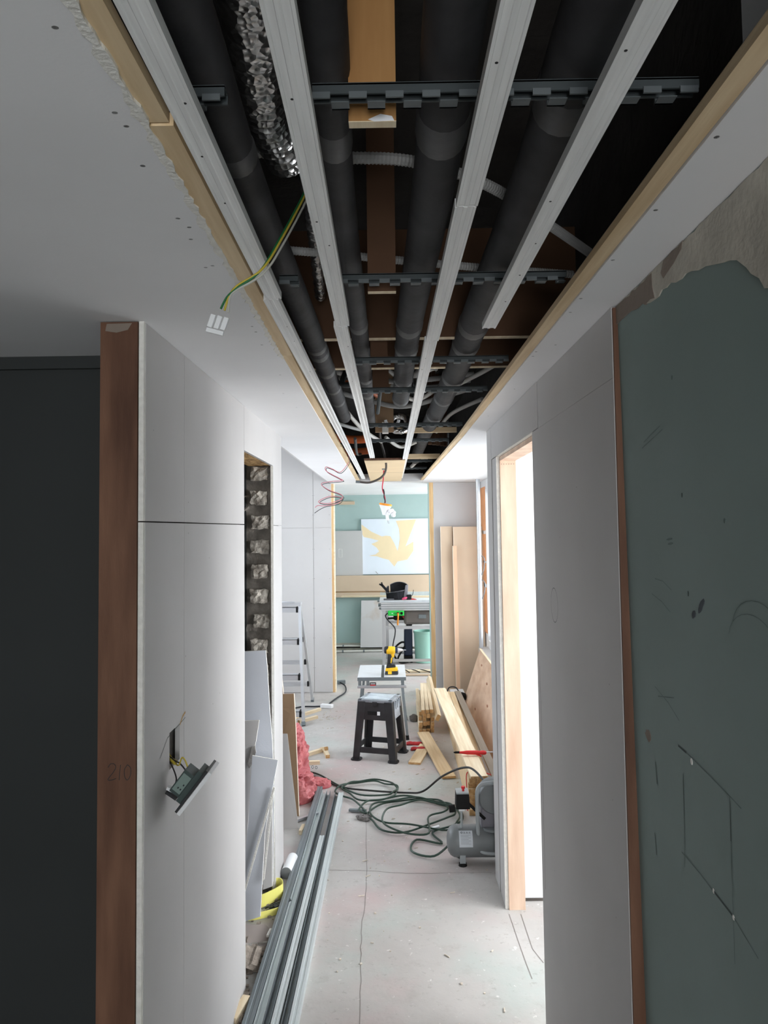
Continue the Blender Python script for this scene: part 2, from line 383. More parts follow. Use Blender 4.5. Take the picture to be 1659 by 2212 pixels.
struct(boxo('trim_8', (-0.32, 7.25, CZ - 0.006), (0.335, 7.29, CZ + 0.07), GYP), 'white strip closing the far end of the open ceiling')
# void side walls, dark
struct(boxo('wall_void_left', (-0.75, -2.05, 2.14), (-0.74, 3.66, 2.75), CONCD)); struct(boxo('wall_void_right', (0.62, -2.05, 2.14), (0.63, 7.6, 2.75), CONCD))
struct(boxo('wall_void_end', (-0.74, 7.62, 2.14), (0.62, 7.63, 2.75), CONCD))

# ------------------------------------------------------------------ left wall
wl = struct(MB().box((-0.632, 1.64, 0), (-0.556, 2.74, CZ)).box((-0.632, 2.74, 1.99), (-0.556, 3.70, CZ)).build('wall_left', CONC), 'left corridor wall of white gypsum board with a doorway')
def panel_x(parent, x0, x1, y0, y1, z0, z1, mat=GYP, hole=None, name='panel'):
    mb = MB(); g = 0.0011
    y0 += g; y1 -= g; z0 += g; z1 -= g
    if hole:
        a, b, c, d = hole
        mb.box((x0, y0, z0), (x1, y1, c)).box((x0, y0, d), (x1, y1, z1)).box((x0, y0, c), (x1, a, d)).box((x0, b, c), (x1, y1, d))
    else: mb.box((x0, y0, z0), (x1, y1, z1))
    return mb.build(name, mat, parent)
panel_x(wl, -0.552, -0.54, 1.635, 1.945, 0, 1.672, hole=(1.818, 1.905, 1.075, 1.163))
panel_x(wl, -0.552, -0.54, 1.635, 1.945, 1.673, CZ)
panel_x(wl, -0.552, -0.54, 1.945, 2.75, 0, 1.672)
panel_x(wl, -0.552, -0.54, 1.945, 2.75, 1.673, CZ)
panel_x(wl, -0.552, -0.54, 3.44, 3.70, 0, 1.672)
MB().box((-0.552, 2.752, 1.95), (-0.54, 3.70, CZ)).box((-0.552, 3.441, 1.6735), (-0.54, 3.70, 1.95)).build('panel', GYP, wl)
# brown plywood lining at the near end
j = boxo('jamb_lining', (-0.636, 1.618, 0), (-0.5535, 1.638, CZ - 0.002), BROWN, wl); j['label'] = 'brown plywood lining on the wall end with a pencilled 210'
boxo('board_edge', (-0.552, 1.6225, 0.0), (-0.541, 1.634, 1.671), GYPC, wl); boxo('board_edge', (-0.552, 1.6225, 1.674), (-0.541, 1.634, CZ), GYPC, wl)
strokes = [[(0, .75), (.12, .95), (.3, .95), (.38, .75), (.25, .45), (0, .05), (.15, 0), (.4, .1)], [(.62, .9), (.58, .5), (.55, .0)], [(.95, .9), (.8, .6), (.82, .2), (.95, .0), (1.1, .3), (1.1, .7), (.95, .9)]]
mb = MB()
for s_ in strokes: mb.tube(spl([(-0.613 + 0.044 * u, 1.6178, 1.118 + 0.036 * v) for u, v in s_], 5), 0.0007, 5)
mb.build('pencilled_number', INK, j)
patch = [(-0.622, 1.6172, 2.112), (-0.625, 1.6172, 2.096), (-0.60, 1.6172, 2.092), (-0.575, 1.6172, 2.098), (-0.566, 1.6172, 2.113)]
MB().prism(patch, (0, 0.0008, 0)).build('filler_patch', PLASTB, j)
boxo('stud', (-0.60, 1.80, 1.0), (-0.585, 1.925, 1.25), GALVD, wl); boxo('stud', (-0.60, 1.862, 1.0), (-0.556, 1.868, 1.25), GALVD, wl)
screws(wl, [(-0.54, y, z) for y, z in [(1.69, 1.883), (1.906, 1.701), (1.985, 1.728), (1.985, 1.645), (2.259, 1.13), (2.35, 1.142), (1.96, 1.323), (2.528, 1.85), (2.214, 1.57)]], rot=(0, -math.pi / 2, 0), s=0.6)
# cut marks round the switch hole
def wall_mark(parent, pts, w_, mat=PENCIL, name='mark', nrm=(1, 0, 0)):
    P = [V(p) for p in pts]; n = V(nrm); vs = []; fs = []
    for i, p in enumerate(P):
        d = (P[min(i + 1, len(P) - 1)] - P[max(i - 1, 0)]).normalized(); s = d.cross(n).normalized() * w_ / 2
        vs += [p - s + n * 0.0007, p + s + n * 0.0007]
    for i in range(len(P) - 1): fs.append((2 * i, 2 * i + 1, 2 * i + 3, 2 * i + 2))
    return MB().add(vs, fs).build(name, mat, parent)
wall_mark(wl, [(-0.54, 1.741, 1.125), (-0.54, 1.80, 1.156), (-0.54, 1.955, 1.166)], 0.0016)
wall_mark(wl, [(-0.54, 1.905, 1.16), (-0.54, 1.93, 1.175), (-0.54, 1.955, 1.18)], 0.006, OSB, 'torn_paper')
# broken brick reveal in the doorway
wb = struct(MB().box((-0.70, 3.475, 0), (-0.556, 3.70, 1.98)).build('wall_brick_reveal', MORTAR), 'broken masonry reveal of the left doorway')
def rough_block(mb, a, b, amp, seed, k=4):
    r = random.Random(seed); (x0, y0, z0), (x1, y1, z1) = a, b; n = k
    g = {}
    for i in range(n + 1):
        for kz in range(n + 1):
            ex = 0.35 if i in (0, n) or kz in (0, n) else 1.0
            g[i, kz] = V((x0 + (x1 - x0) * i / n + r.uniform(-1, 1) * amp * 0.3, y0 - r.uniform(0, amp) * ex, z0 + (z1 - z0) * kz / n + r.uniform(-1, 1) * amp * 0.3))
    idx = {}; vs = []
    for q in g: idx[q] = len(vs); vs.append(g[q])
    base = len(vs); bk = {}
    for q in g: bk[q] = len(vs); vs.append(V((g[q].x, y1, g[q].z)))
    fs = []
    for i in range(n):
        for kz in range(n):
            fs.append((idx[i, kz], idx[i + 1, kz], idx[i + 1, kz + 1], idx[i, kz + 1])); fs.append((bk[i, kz], bk[i, kz + 1], bk[i + 1, kz + 1], bk[i + 1, kz]))
    for i in range(n):
        fs.append((idx[i, 0], bk[i, 0], bk[i + 1, 0], idx[i + 1, 0])); fs.append((idx[i, n], idx[i + 1, n], bk[i + 1, n], bk[i, n]))
        fs.append((idx[0, i], idx[0, i + 1], bk[0, i + 1], bk[0, i])); fs.append((idx[n, i], bk[n, i], bk[n, i + 1], idx[n, i + 1]))
    mb.add(vs, fs)
z = 0.06; k = 0
while z < 1.92:
    h = 0.062; a = R.uniform(-0.012, 0.012)
    mb = MB(); rough_block(mb, (-0.644 + a, 3.452 + R.uniform(-0.006, 0.008), z), (-0.566 + R.uniform(-0.006, 0.004), 3.52, z + h), 0.013, k, 5); mb.build('brick', BRICKM, wb)
    z += h + 0.052; k += 1
mb = MB()
for i in range(60):
    x = R.uniform(-0.69, -0.635) if i % 3 else R.uniform(-0.63, -0.57); zz = R.uniform(0.02, 1.93); s = R.uniform(0.01, 0.028)
    rough_block(mb, (x - s, 3.48 + R.uniform(-0.02, 0.02), zz - s * 0.8), (x + s, 3.53, zz + s * 0.8), 0.016, 100 + i, 2)
mb.build('mortar_crumbs', MORTAR, wb)['kind'] = 'stuff'
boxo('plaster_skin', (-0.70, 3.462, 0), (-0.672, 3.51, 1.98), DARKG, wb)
struct(boxo('lintel', (-0.66, 2.75, 1.952), (-0.556, 3.50, 1.99), OSB), 'rough strand board lintel over the left doorway')
boxo('board_edge', (-0.552, 3.4365, 0), (-0.541, 3.44, 1.95), GYPC, wl)
struct(boxo('door_lining', (-0.64, 2.735, 0), (-0.556, 2.747, 1.95), CONC))
# left near room and the spaces behind the wall
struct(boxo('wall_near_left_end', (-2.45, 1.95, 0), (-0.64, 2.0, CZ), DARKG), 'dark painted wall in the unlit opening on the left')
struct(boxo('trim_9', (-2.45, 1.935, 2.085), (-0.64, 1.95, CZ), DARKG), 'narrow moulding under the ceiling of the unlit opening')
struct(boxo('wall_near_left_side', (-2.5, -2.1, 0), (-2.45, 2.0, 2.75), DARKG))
struct(MB().box((-2.5, -2.15, 0), (0.7, -2.08, .7)).box((-2.5, -2.15, 2.0), (0.7, -2.08, 2.75)).box((-2.5, -2.15, .7), (-0.2, -2.08, 2.0)).box((0.4, -2.15, .7), (0.7, -2.08, 2.0)).build('wall_behind', DARKG), 'wall behind the viewpoint')  # opening in this wall is invented for the added fill lamp
struct(MB().box((-2.25, 1.95, 0), (-2.18, 4.6, 2.75)).box((-2.25, 6.6, 0), (-2.18, 7.7, 2.75)).box((-2.25, 4.6, 0), (-2.18, 6.6, 1.0)).box((-2.25, 4.6, 2.2), (-2.18, 6.6, 2.75)).build('wall_left_room_side', GYP)); struct(boxo('wall_left_room_end', (-2.2, 3.60, 0), (-0.70, 3.70, 2.55), GYP))  # unseen bay opening is made up to let the added fill in

# ------------------------------------------------------------------ right wall
wr = struct(MB().box((0.492, 1.58, 0), (0.56, 2.46, CZ)).box((0.492, 2.46, 1.99), (0.56, 3.31, CZ)).box((0.492, 3.31, 0), (0.56, 3.585, CZ)).build('wall_right', CONC), 'right corridor wall of grey gypsum board with a doorway')
panel_x(wr, 0.48, 0.492, 1.566, 2.47, 0, 1.966)
panel_x(wr, 0.48, 0.492, 1.566, 2.366, 1.9645, CZ)
panel_x(wr, 0.479, 0.491, 2.369, 3.485, 1.9665, CZ)
panel_x(wr, 0.48, 0.492, 3.312, 3.44, 0, 1.965)
panel_x(wr, 0.478, 0.492, 3.452, 3.60, 0, CZ)
boxo('gap', (0.4915, 3.40, 0.0), (0.493, 3.46, CZ), GAP, wr)
boxo('torn_board_edge', (0.479, 3.300, 0), (0.494, 3.311, 1.965), GYPC, wr)
boxo('plywood_edge', (0.4815, 1.560, 0), (0.518, 1.5665, CZ - 0.004), BROWN, wr)
boxo('shaft', (0.56, 1.0, 0), (0.565, 2.46, 2.4), GYP, wr); boxo('shaft', (0.56, 1.0, 1.99), (0.565, 3.32, 2.4), GYP, wr)
d1 = struct(MB().box((0.494, 3.290, 0.0), (0.564, 3.311, 1.945)).build('door_1', PLYP), 'pale plywood lining of the right doorway')
boxo('head_lining', (0.494, 2.46, 1.945), (0.564, 3.311, 1.963), PLYP, d1); boxo('near_lining', (0.494, 2.462, 0), (0.564, 2.48, 1.945), PLYP, d1)
boxo('board_edge', (0.481, 2.47, 1.9645), (0.494, 3.30, 1.968), GYPC, d1)
for i in range(6): copyobj(screw_src, (0.50 + i * 0.011, 3.29, 1.93), d1, rot=(math.pi / 2, 0, 0), scale=(.35, .35, 1))
wall_mark(wr, [(0.48, 2.43, 1.2), (0.48, 2.42, 1.0), (0.48, 2.425, 0.75), (0.48, 2.42, 0.5)], 0.002, GAP, 'scratch', (-1, 0, 0))
ovl = [(0.48, 2.19 + 0.045 * math.cos(t), 1.42 + 0.05 * math.sin(t)) for t in [i * math.pi / 12 for i in range(25)]]
wall_mark(wr, ovl, 0.0015, PENCIL, 'pencil_ring', (-1, 0, 0))
screws(wr, [(0.48, y, z) for y, z in [(1.66, 1.3), (1.66, 1.05), (1.66, 0.8), (2.1, 1.62), (1.9, 1.75), (2.3, 0.9), (2.28, 0.62)]], rot=(0, math.pi / 2, 0), s=0.55)
# older green wall nearer the camera, leaning a little
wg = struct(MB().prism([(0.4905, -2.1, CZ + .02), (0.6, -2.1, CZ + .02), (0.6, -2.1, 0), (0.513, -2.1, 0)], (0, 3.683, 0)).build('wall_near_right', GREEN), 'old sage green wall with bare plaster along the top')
def gx(z): return 0.513 + (0.4905 - 0.513) * z / (CZ + .02)
def wall_patch(poly, t, mat, name, dens=3, amp=0.004):
    pts = []
    for i in range(len(poly)):
        a, b = V((*poly[i], 0)), V((*poly[(i + 1) % len(poly)], 0)); n = max(1, int((b - a).length / 0.02))
        for k in range(n):
            q = a.lerp(b, k / n); pts.append((q.x + (R.uniform(-amp, amp) if k else 0), q.y + (R.uniform(-amp, amp) if k else 0)))
    return MB().prism([(gx(z) - t, y, min(z, CZ - 0.001)) for y, z in pts], (t + 0.002, 0, 0)).build(name, mat, wg)
wall_patch([(0.3, 2.117), (1.56, 2.117), (1.56, 2.085), (1.45, 2.082), (1.34, 2.062), (1.30, 2.068), (1.174, 2.057), (1.10, 2.040), (1.062, 2.030), (1.02, 2.018), (0.995, 1.999), (0.95, 1.955), (0.85, 1.93), (0.3, 1.9)], 0.0022, PLASTER, 'bare_plaster')
wall_patch([(1.56, 2.116), (1.345, 2.114), (1.335, 2.064), (1.45, 2.076), (1.56, 2.078)], 0.003, PLASTB, 'plaster_patch')
wall_patch([(1.285, 2.115), (1.20, 2.117), (1.205, 2.106), (1.24, 2.094), (1.29, 2.085), (1.30, 2.098)], 0.003, PLASTB, 'plaster_patch')
def gm(pts, w_, mat=INK, name='scratch'): wall_mark(wg, [(gx(z), y, z) for y, z in pts], w_, mat, name, (-1, 0, 0))
GINK = M('dark_green_scratch', (78, 88, 86), 0.9, var=0.2, scale=40)
GMK = M('faint_green_mark', (112, 126, 123), 0.9, var=0.15, scale=40)
gm([(1.321, 1.265), (1.27, 1.262), (1.20, 1.255), (1.126, 1.247), (1.09, 1.242)], 0.0022, GMK); gm([(1.321, 1.265), (1.285, 1.263)], 0.004, GINK)
gm([(1.126, 1.247), (1.128, 1.19), (1.131, 1.13), (1.133, 1.069), (1.135, 1.0)], 0.0016, GMK); gm([(1.126, 1.24), (1.129, 1.18)], 0.0022, GINK)
gm([(1.304, 1.223), (1.306, 1.17), (1.31, 1.10), (1.315, 1.06)], 0.0018, GMK); gm([(1.304, 1.222), (1.307, 1.15)], 0.002, GINK)
gm([(1.326, 1.081), (1.25, 1.079), (1.19, 1.073), (1.133, 1.069), (1.06, 1.05)], 0.0022, GMK); gm([(1.20, 1.075), (1.136, 1.07)], 0.0036, GINK)
gm([(1.44, 1.20), (1.435, 1.16)], 0.005, GMK); gm([(1.46, 1.06), (1.455, 1.02)], 0.004, GMK); gm([(1.41, 1.33), (1.33, 1.345)], 0.002, GMK)
gm([(1.425, 1.345), (1.36, 1.33), (1.31, 1.31)], 0.0016, GMK); gm([(1.43, 1.81), (1.39, 1.82), (1.34, 1.83)], 0.0013, GMK); gm([(1.44, 1.80), (1.38, 1.812), (1.33, 1.822)], 0.0013, GMK)
gm([(1.40, 1.55), (1.36, 1.548), (1.32, 1.535)], 0.0015, GMK); gm([(1.42, 1.52), (1.37, 1.51), (1.33, 1.495)], 0.0015, GMK)
arc = [(1.02 + 0.07 * math.cos(t), 1.50 + 0.045 * math.sin(t)) for t in [0.2 + i * 0.25 for i in range(11)]]
gm(arc, 0.0015, GMK); gm([(y + 0.015, z - 0.02) for y, z in arc], 0.0012, GMK)
def blotch(y, z, a, b, ang, mat, name='blotch'):
    P = []
    for i in range(14):
        t = i * 2 * math.pi / 14; u, v = a * math.cos(t) * R.uniform(.8, 1.1), b * math.sin(t) * R.uniform(.8, 1.1)
        yy, zz = y + u * math.cos(ang) - v * math.sin(ang), z + u * math.sin(ang) + v * math.cos(ang); P.append((gx(zz) - 0.0008, yy, zz))
    MB().prism(P, (0.002, 0, 0)).build(name, mat, wg)
blotch(1.197, 1.520, 0.018, 0.006, -0.75, BLOT); blotch(1.228, 1.503, 0.009, 0.006, -0.6, BLOT)
blotch(1.10, 1.655, 0.004, 0.004, 0, GMK); blotch(1.255, 1.70, 0.002, 0.004, 0, GINK); blotch(1.247, 1.535, 0.0018, 0.005, 0, GINK); blotch(1.275, 1.905, 0.004, 0.004, 0, GMK)
blotch(1.32, 1.625, 0.014, 0.002, -0.1, GMK); blotch(1.317, 1.617, 0.012, 0.002, -0.1, GMK); blotch(1.475, 1.24, 0.016, 0.012, 0, PLASTB, 'filler_spot')
blotch(1.265, 1.2545, 0.004, 0.006, 0, GYPC, 'nick'); blotch(1.20, 1.0745, 0.003, 0.004, 0, GYPC, 'nick'); blotch(1.133, 1.068, 0.003, 0.004, 0, GYPC, 'nick')

# side room behind the right doorway
struct(MB().box((0.565, 3.37, 0.0), (2.5, 3.5, 2.4)).build('wall_side_room_end', WHITE), 'bright white wall seen through the right doorway')
ws = struct(MB().box((2.4, 0.9, 0), (2.5, 3.4, 0.8)).box((2.4, 0.9, 2.1), (2.5, 3.4, 2.4)).box((2.4, 0.9, .8), (2.5, 1.55, 2.1)).box((2.4, 3.15, .8), (2.5, 3.4, 2.1)).build('wall_side_room_window', WHITE))
struct(boxo('wall_side_room_near', (0.5, 0.9, 0), (2.5, 1.0, 2.4), WHITE))
wall_sketch = [[(0.66, 1.30), (0.73, 1.29)], [(0.70, 1.24), (0.70, 1.30)], [(0.69, 1.20), (0.69, 1.25), (0.75, 1.25)], [(0.69, 1.17), (0.78, 1.17), (0.78, 1.20), (0.69, 1.20), (0.69, 1.17)]]
wsr = bpy.data.objects['wall_side_room_end']
for s_ in wall_sketch: wall_mark(wsr, [(x, 3.37, z) for x, z in s_], 0.0012, PENCIL, 'pencil_sketch', (0, -1, 0))
boxo('dusty_joint', (0.565, 3.366, 0.0), (2.4, 3.37, 0.012), CONC, wsr)
def window(name, x, y0, y1, z0, z1, n, label):
    o = MB()
    t = 0.05
    o.box((x, y0, z0), (x + .05, y1, z0 + t)).box((x, y0, z1 - t), (x + .05, y1, z1)).box((x, y0, z0), (x + .05, y0 + t, z1)).box((x, y1 - t, z0), (x + .05, y1, z1))
    for i in range(1, n): yy = y0 + (y1 - y0) * i / n; o.box((x, yy - .02, z0), (x + .05, yy + .02, z1))
    r = struct(o.build(name, WHITE), label)
    for i in range(n):
        a = y0 + (y1 - y0) * i / n; b = y0 + (y1 - y0) * (i + 1) / n
        boxo('pane', (x + .022, a + .02, z0 + .05), (x + .028, b - .02, z1 - .05), GLASS, r)
window('window_1', 2.43, 1.55, 3.15, 0.8, 2.1, 2, 'white framed window of the side room')

# ------------------------------------------------------------------ right bay, far partitions, far room
wbay = MB().box((0.94, 3.5, 0), (1.06, 7.6, 0.56)).box((0.94, 3.5, 2.02), (1.06, 7.6, 2.2)).box((0.94, 3.5, .56), (1.06, 4.0, 2.02)).box((0.94, 7.25, .56), (1.06, 7.6, 2.02)).build('wall_right_bay', WHITE)
struct(wbay, 'white window wall of the right bay'); window('window_2', 0.99, 4.0, 7.25, 0.56, 2.02, 4, 'bay window on the right of the corridor')
struct(boxo('wall_right_bay_parapet', (0.85, 4.2, 0), (0.94, 7.3, 0.49), GYP)); struct(boxo('wall_right_bay_near', (0.565, 3.5, 0), (0.95, 3.585, 2.2), GYP))
for i, (z0, z1) in enumerate(((1.62, 2.05), (1.32, 1.585), (1.10, 1.30), (0.62, 1.06))):
    b = boxo('brick_patch', (0.931, 7.27, z0), (0.942, 7.58, z1), M('brick_orange', (222, 160, 116), 0.9, var=0.1, scale=12), wbay)
wfl = struct(MB().box((-2.2, 7.612, 0), (-0.60, 7.70, 2.55)).build('wall_far_left', GYP), 'partition of grey gypsum boards beyond the ladder')
for x0, x1 in ((-1.98, -0.785), (-0.783, -0.60)):
    for z0, z1 in ((0.004, 1.668), (1.67, 2.5)): boxo('panel', (x0 + .0006, 7.60, z0), (x1 - .0006, 7.612, z1), GYP, wfl)
boxo('end_stud', (-0.598, 7.603, 0), (-0.578, 7.70, CZ), PINEV, wfl); boxo('board_edge', (-0.60, 7.600, 0), (-0.598, 7.612, CZ), GYPC, wfl); boxo('end_cap', (-0.578, 7.606, 0), (-0.568, 7.70, CZ), PALE, wfl)
screws(wfl, [(x, 7.60, z) for x in (-0.79, -0.775, -0.62) for z in (0.25, 0.55, 0.85, 1.15, 1.45, 1.8, 2.0)], rot=(math.pi / 2, 0, 0), s=0.6)
wfr = struct(MB().box((0.46, 7.612, 0), (1.06, 7.70, CZ)).build('wall_far_right', GYP), 'partition of grey gypsum board behind the leaning boards')
boxo('panel', (0.452, 7.60, 0.003), (1.05, 7.612, CZ - .002), GYP, wfr); boxo('end_stud', (0.408, 7.603, 0), (0.45, 7.70, CZ), PINEV, wfr); boxo('edge_board', (0.398, 7.605, 0), (0.408, 7.70, CZ), GREENF, wfr)
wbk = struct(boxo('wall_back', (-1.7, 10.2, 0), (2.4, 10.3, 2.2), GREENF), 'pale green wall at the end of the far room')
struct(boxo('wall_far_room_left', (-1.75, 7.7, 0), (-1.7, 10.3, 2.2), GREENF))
struct(MB().box((2.2, 7.7, 0), (2.3, 10.3, .45)).box((2.2, 7.7, 2.05), (2.3, 10.3, 2.2)).box((2.2, 7.7, .45), (2.3, 7.95, 2.05)).box((2.2, 9.95, .45), (2.3, 10.3, 2.05)).build('wall_far_room_window', WHITE))
window('window_3', 2.23, 7.95, 9.95, 0.45, 2.05, 2, 'window of the far room')
struct(boxo('wall_far_room_near', (1.06, 7.62, 0), (2.25, 7.7, 2.2), GYP))

# ------------------------------------------------------------------ ceiling void: furring, carriers, pipes
def furring(x, y0, y1, label, slope=0.0, wd=0.0315):
    h = wd / 2; sec = [(-h, .014), (-h, 0), (-h * .78, 0), (-h * .72, .0016), (-h * .25, .0016), (-h * .18, .0004), (h * .18, .0004), (h * .25, .0016), (h * .72, .0016), (h * .78, 0), (h, 0), (h, .014)]
    o = MB().prism([(x + a, y0, CZ + b) for a, b in sec], (slope * (y1 - y0), y1 - y0, 0)).build('furring_channel', FURR)
    tag(o, label, 'metal channel', 'steel ceiling furring channels')
    n = int((y1 - y0) / 0.16)
    for i in range(min(n, 9)):
        if R.random() < 0.8:
            yy = max(y0, 0.55) + i * 0.16 + R.uniform(0, .08)
            if yy < y1 - .02: copyobj(screw_src, (x + slope * (yy - y0) + R.uniform(-.008, .008), yy, CZ + 0.0012), o, scale=(.5, .5, 1))
    return o
furring(-0.217, 0.0, 1.478, 'ribbed steel furring channel at the upper left, nearest piece of the leftmost run', -0.008)
furring(-0.236, 1.484, 6.95, 'long ribbed steel channel in the leftmost run, starting past its joint', -0.0008)
furring(-0.089, 0.0, 1.686, 'ribbed steel channel beside the foil duct, nearest piece of the second run', -0.008)
furring(-0.108, 1.692, 4.90, 'far steel channel of the second run ending at the beige panel', -0.0006)
furring(0.124, 0.0, 1.058, 'near ribbed steel channel of the third run with dark screw holes', -0.005)
furring(0.1175, 1.062, 1.835, 'middle piece of the third steel channel run between two joints', -0.006)
furring(0.110, 1.840, 6.9, 'far piece of the third steel channel run beside the beige panel', 0.0)
furring(0.2535, 0.0, 1.727, 'shorter steel channel on the right that ends in mid air', -0.008)

def carrier(y, segs, label):
    mb = MB(); tb_ = MB()
    for x0, x1 in segs:
        mb.box((x0, y - .011, 2.184), (x1, y - .008, 2.197)).box((x0, y + .008, 2.184), (x1, y + .011, 2.197)).box((x0, y - .011, 2.195), (x1, y + .011, 2.198))
        x = x0; k = 0
        while x < x1 - 0.006:
            w_ = min(0.022, x1 - x)
            if k % 2 == 0: tb_.box((x, y - .0135, 2.1775), (x + w_, y - .0108, 2.1855))
            else: tb_.box((x, y + .0108, 2.1775), (x + w_, y + .0135, 2.1855)).box((x, y - .004, 2.1775), (x + w_, y + .0135, 2.1785))
            x += 0.0225; k += 1
    o = tag(mb.build('ceiling_carrier', CARR), label, 'metal bar', 'notched ceiling carriers')
    tb_.build('clip_tabs', TABS, o)['kind'] = 'stuff'
    return o
ordn = ['first notched dark carrier bar across the ceiling void, nearest the camera', 'second notched dark carrier bar, just past the wooden hanger', 'third notched carrier bar, in front of the short wooden hanger', 'fourth notched carrier bar crossing the taped pipe ends', 'fifth notched carrier bar over the foil duct ring', 'sixth notched carrier bar above the beige panel edge', 'seventh notched carrier bar beside the beige ceiling panel', 'farthest notched carrier bar near the end of the void']
for y, lb, segs in zip((0.893, 1.575, 2.35, 2.86, 3.83, 4.51, 5.9, 6.6), ordn, ([(-0.268, -0.196), (-0.088, 0.386)], [(-0.23, -0.19), (-0.105, 0.386)], [(-0.125, 0.386)], [(-0.125, 0.386)], [(-0.12, 0.384)], [(-0.12, 0.368)], [(0.13, 0.348)], [(0.13, 0.338)])):
    carrier(y, segs, lb)

def pipe(pts, r, label, bands, mat=FOAM):
    P = spl(pts, 10); t = tag(MB().tube(P, r, 18).build('insulated_pipe', mat), label, 'pipe', 'black foam insulated pipes')
    for yb, wb_ in bands:
        c = min(P, key=lambda q: abs(q.y - yb)); i = P.index(c); d = (P[min(i + 1, len(P) - 1)] - P[max(i - 1, 0)]).normalized()
        MB().tube([c - d * wb_ / 2, c - d * wb_ * .3, c + d * wb_ * .3, c + d * wb_ / 2], r, 18, rad=[r * 1.005, r * 1.05, r * 1.05, r * 1.005]).build('tape_band', TAPE, t)
    return t
ZP = 2.25
pipe([(-0.225, 0.1, ZP), (-0.228, 0.8, ZP), (-0.240, 1.25, ZP), (-0.233, 2.1, ZP), (-0.232, 3.0, ZP), (-0.235, 3.7, ZP), (-0.238, 4.0, ZP + .01)], 0.034, 'leftmost black foam insulated pipe in the ceiling void', [(1.15, .05), (2.35, .04), (2.5, .05), (2.75, .05), (3.1, .04), (3.4, .05)])
pipe([(-0.068, 0.1, ZP), (-0.068, 0.8, ZP), (-0.081, 1.26, ZP), (-0.084, 2.14, ZP), (-0.09, 3.0, ZP), (-0.10, 4.2, ZP)], 0.0275, 'slimmer black insulated pipe second from the left', [(0.7, .07), (1.12, .07), (2.15, .05), (2.9, .05), (3.3, .06)])
pipe([(0.083, 0.1, ZP), (0.084, 0.81, ZP), (0.085, 1.27, ZP), (0.066, 2.15, ZP), (0.062, 3.0, ZP), (0.058, 3.42, ZP)], 0.038, 'black insulated pipe right of the wooden hangers with a taped open end', [(1.07, .08), (2.12, .06), (2.45, .05), (2.9, .03), (3.36, .06)])
pipe([(0.248, 0.1, ZP), (0.25, 0.82, ZP), (0.262, 1.27, ZP), (0.256, 2.15, ZP), (0.26, 2.9, ZP), (0.25, 3.7, ZP), (0.235, 4.8, ZP + .01), (0.23, 6.4, ZP)], 0.044, 'thickest black insulated pipe at the right of the void', [(1.0, .07), (2.12, .06), (2.35, .05), (2.9, .05), (3.35, .05), (3.9, .05)])

def hanger(y, x0, x1, z0, label, mat=HANG):
    o = boxo('wooden_hanger', (x0, y, z0), (x1, y + 0.015, 2.74), mat); tag(o, label, 'board', 'wooden hangers'); boxo('lit_ply_edge', (x0, y - 0.0002, z0 - 0.001), (x1, y + 0.0152, z0), PALE, o); return o  # pale strip paints light from the floor onto the hanger's underside
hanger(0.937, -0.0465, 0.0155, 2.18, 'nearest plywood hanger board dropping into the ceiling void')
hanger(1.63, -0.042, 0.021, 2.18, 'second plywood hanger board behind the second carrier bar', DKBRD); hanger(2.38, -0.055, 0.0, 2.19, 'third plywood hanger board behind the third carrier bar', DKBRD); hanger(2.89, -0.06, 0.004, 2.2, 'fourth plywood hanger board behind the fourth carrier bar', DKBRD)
MB().prism([(-0.021, 0.9365, 2.182), (-0.005, 0.9365, 2.189), (0.01, 0.9365, 2.186), (0.013, 0.9365, 2.180), (-0.013, 0.9365, 2.179)], (0, .002, 0)).build('foam_smear', BULB, bpy.data.objects['wooden_hanger'])
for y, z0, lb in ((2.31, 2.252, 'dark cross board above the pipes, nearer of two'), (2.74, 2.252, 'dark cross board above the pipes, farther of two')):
    o = tag(boxo('cross_board', (-0.5, y, z0), (0.6, y + 0.018, 2.6), DKBRD), lb, 'board'); boxo('lit_ply_edge', (-0.5, y - .0004, z0 - .004), (0.6, y + .018, z0), PALE, o)  # bright lower edge of the board is floor light put into colour
def conduit(pts, r, label, mat=COND, cat='conduit', name='corrugated_conduit', ribs=True):
    P = spl(pts, 10)
    if ribs:
        L = sum((P[i + 1] - P[i]).length for i in range(len(P) - 1)); n = int(L / 0.0035); Q = []; acc = 0; i = 0; seg = (P[1] - P[0]).length
        for k in range(n):
            s = k * L / n
            while acc + seg < s and i < len(P) - 2: acc += seg; i += 1; seg = (P[i + 1] - P[i]).length
            Q.append(P[i].lerp(P[i + 1], (s - acc) / max(seg, 1e-6)))
        return tag(MB().tube(Q, r, 9, rad=[r * (1.07 if k % 2 else .93) for k in range(len(Q))]).build(name, mat, smooth=False), label, cat)
    return tag(MB().tube(P, r, 10).build(name, mat), label, cat)
conduit([(-0.26, 1.27, 2.32), (-0.1, 1.30, 2.32), (0.05, 1.325, 2.322), (0.2, 1.42, 2.32), (0.35, 1.60, 2.32), (0.5, 1.79, 2.32)], 0.0105, 'grey corrugated conduit crossing the void, nearer of two')
conduit([(-0.28, 1.73, 2.32), (-0.1, 1.78, 2.32), (0.2, 1.87, 2.32), (0.5, 1.945, 2.32)], 0.010, 'grey corrugated conduit crossing the void, farther of two')
def foil_duct(pts, r, label, amp, rib, n=22, name='foil_duct'):
    P = spl(pts, 14); rad = [r * (1 + (rib if i % 2 else -rib)) for i in range(len(P))]
    mb = MB().tube(P, r, n, rad=rad)
    for q in mb.v:
        k = noise.noise_vector(q * 38); q += k * amp
    return tag(mb.build(name, FOIL), label, 'duct')
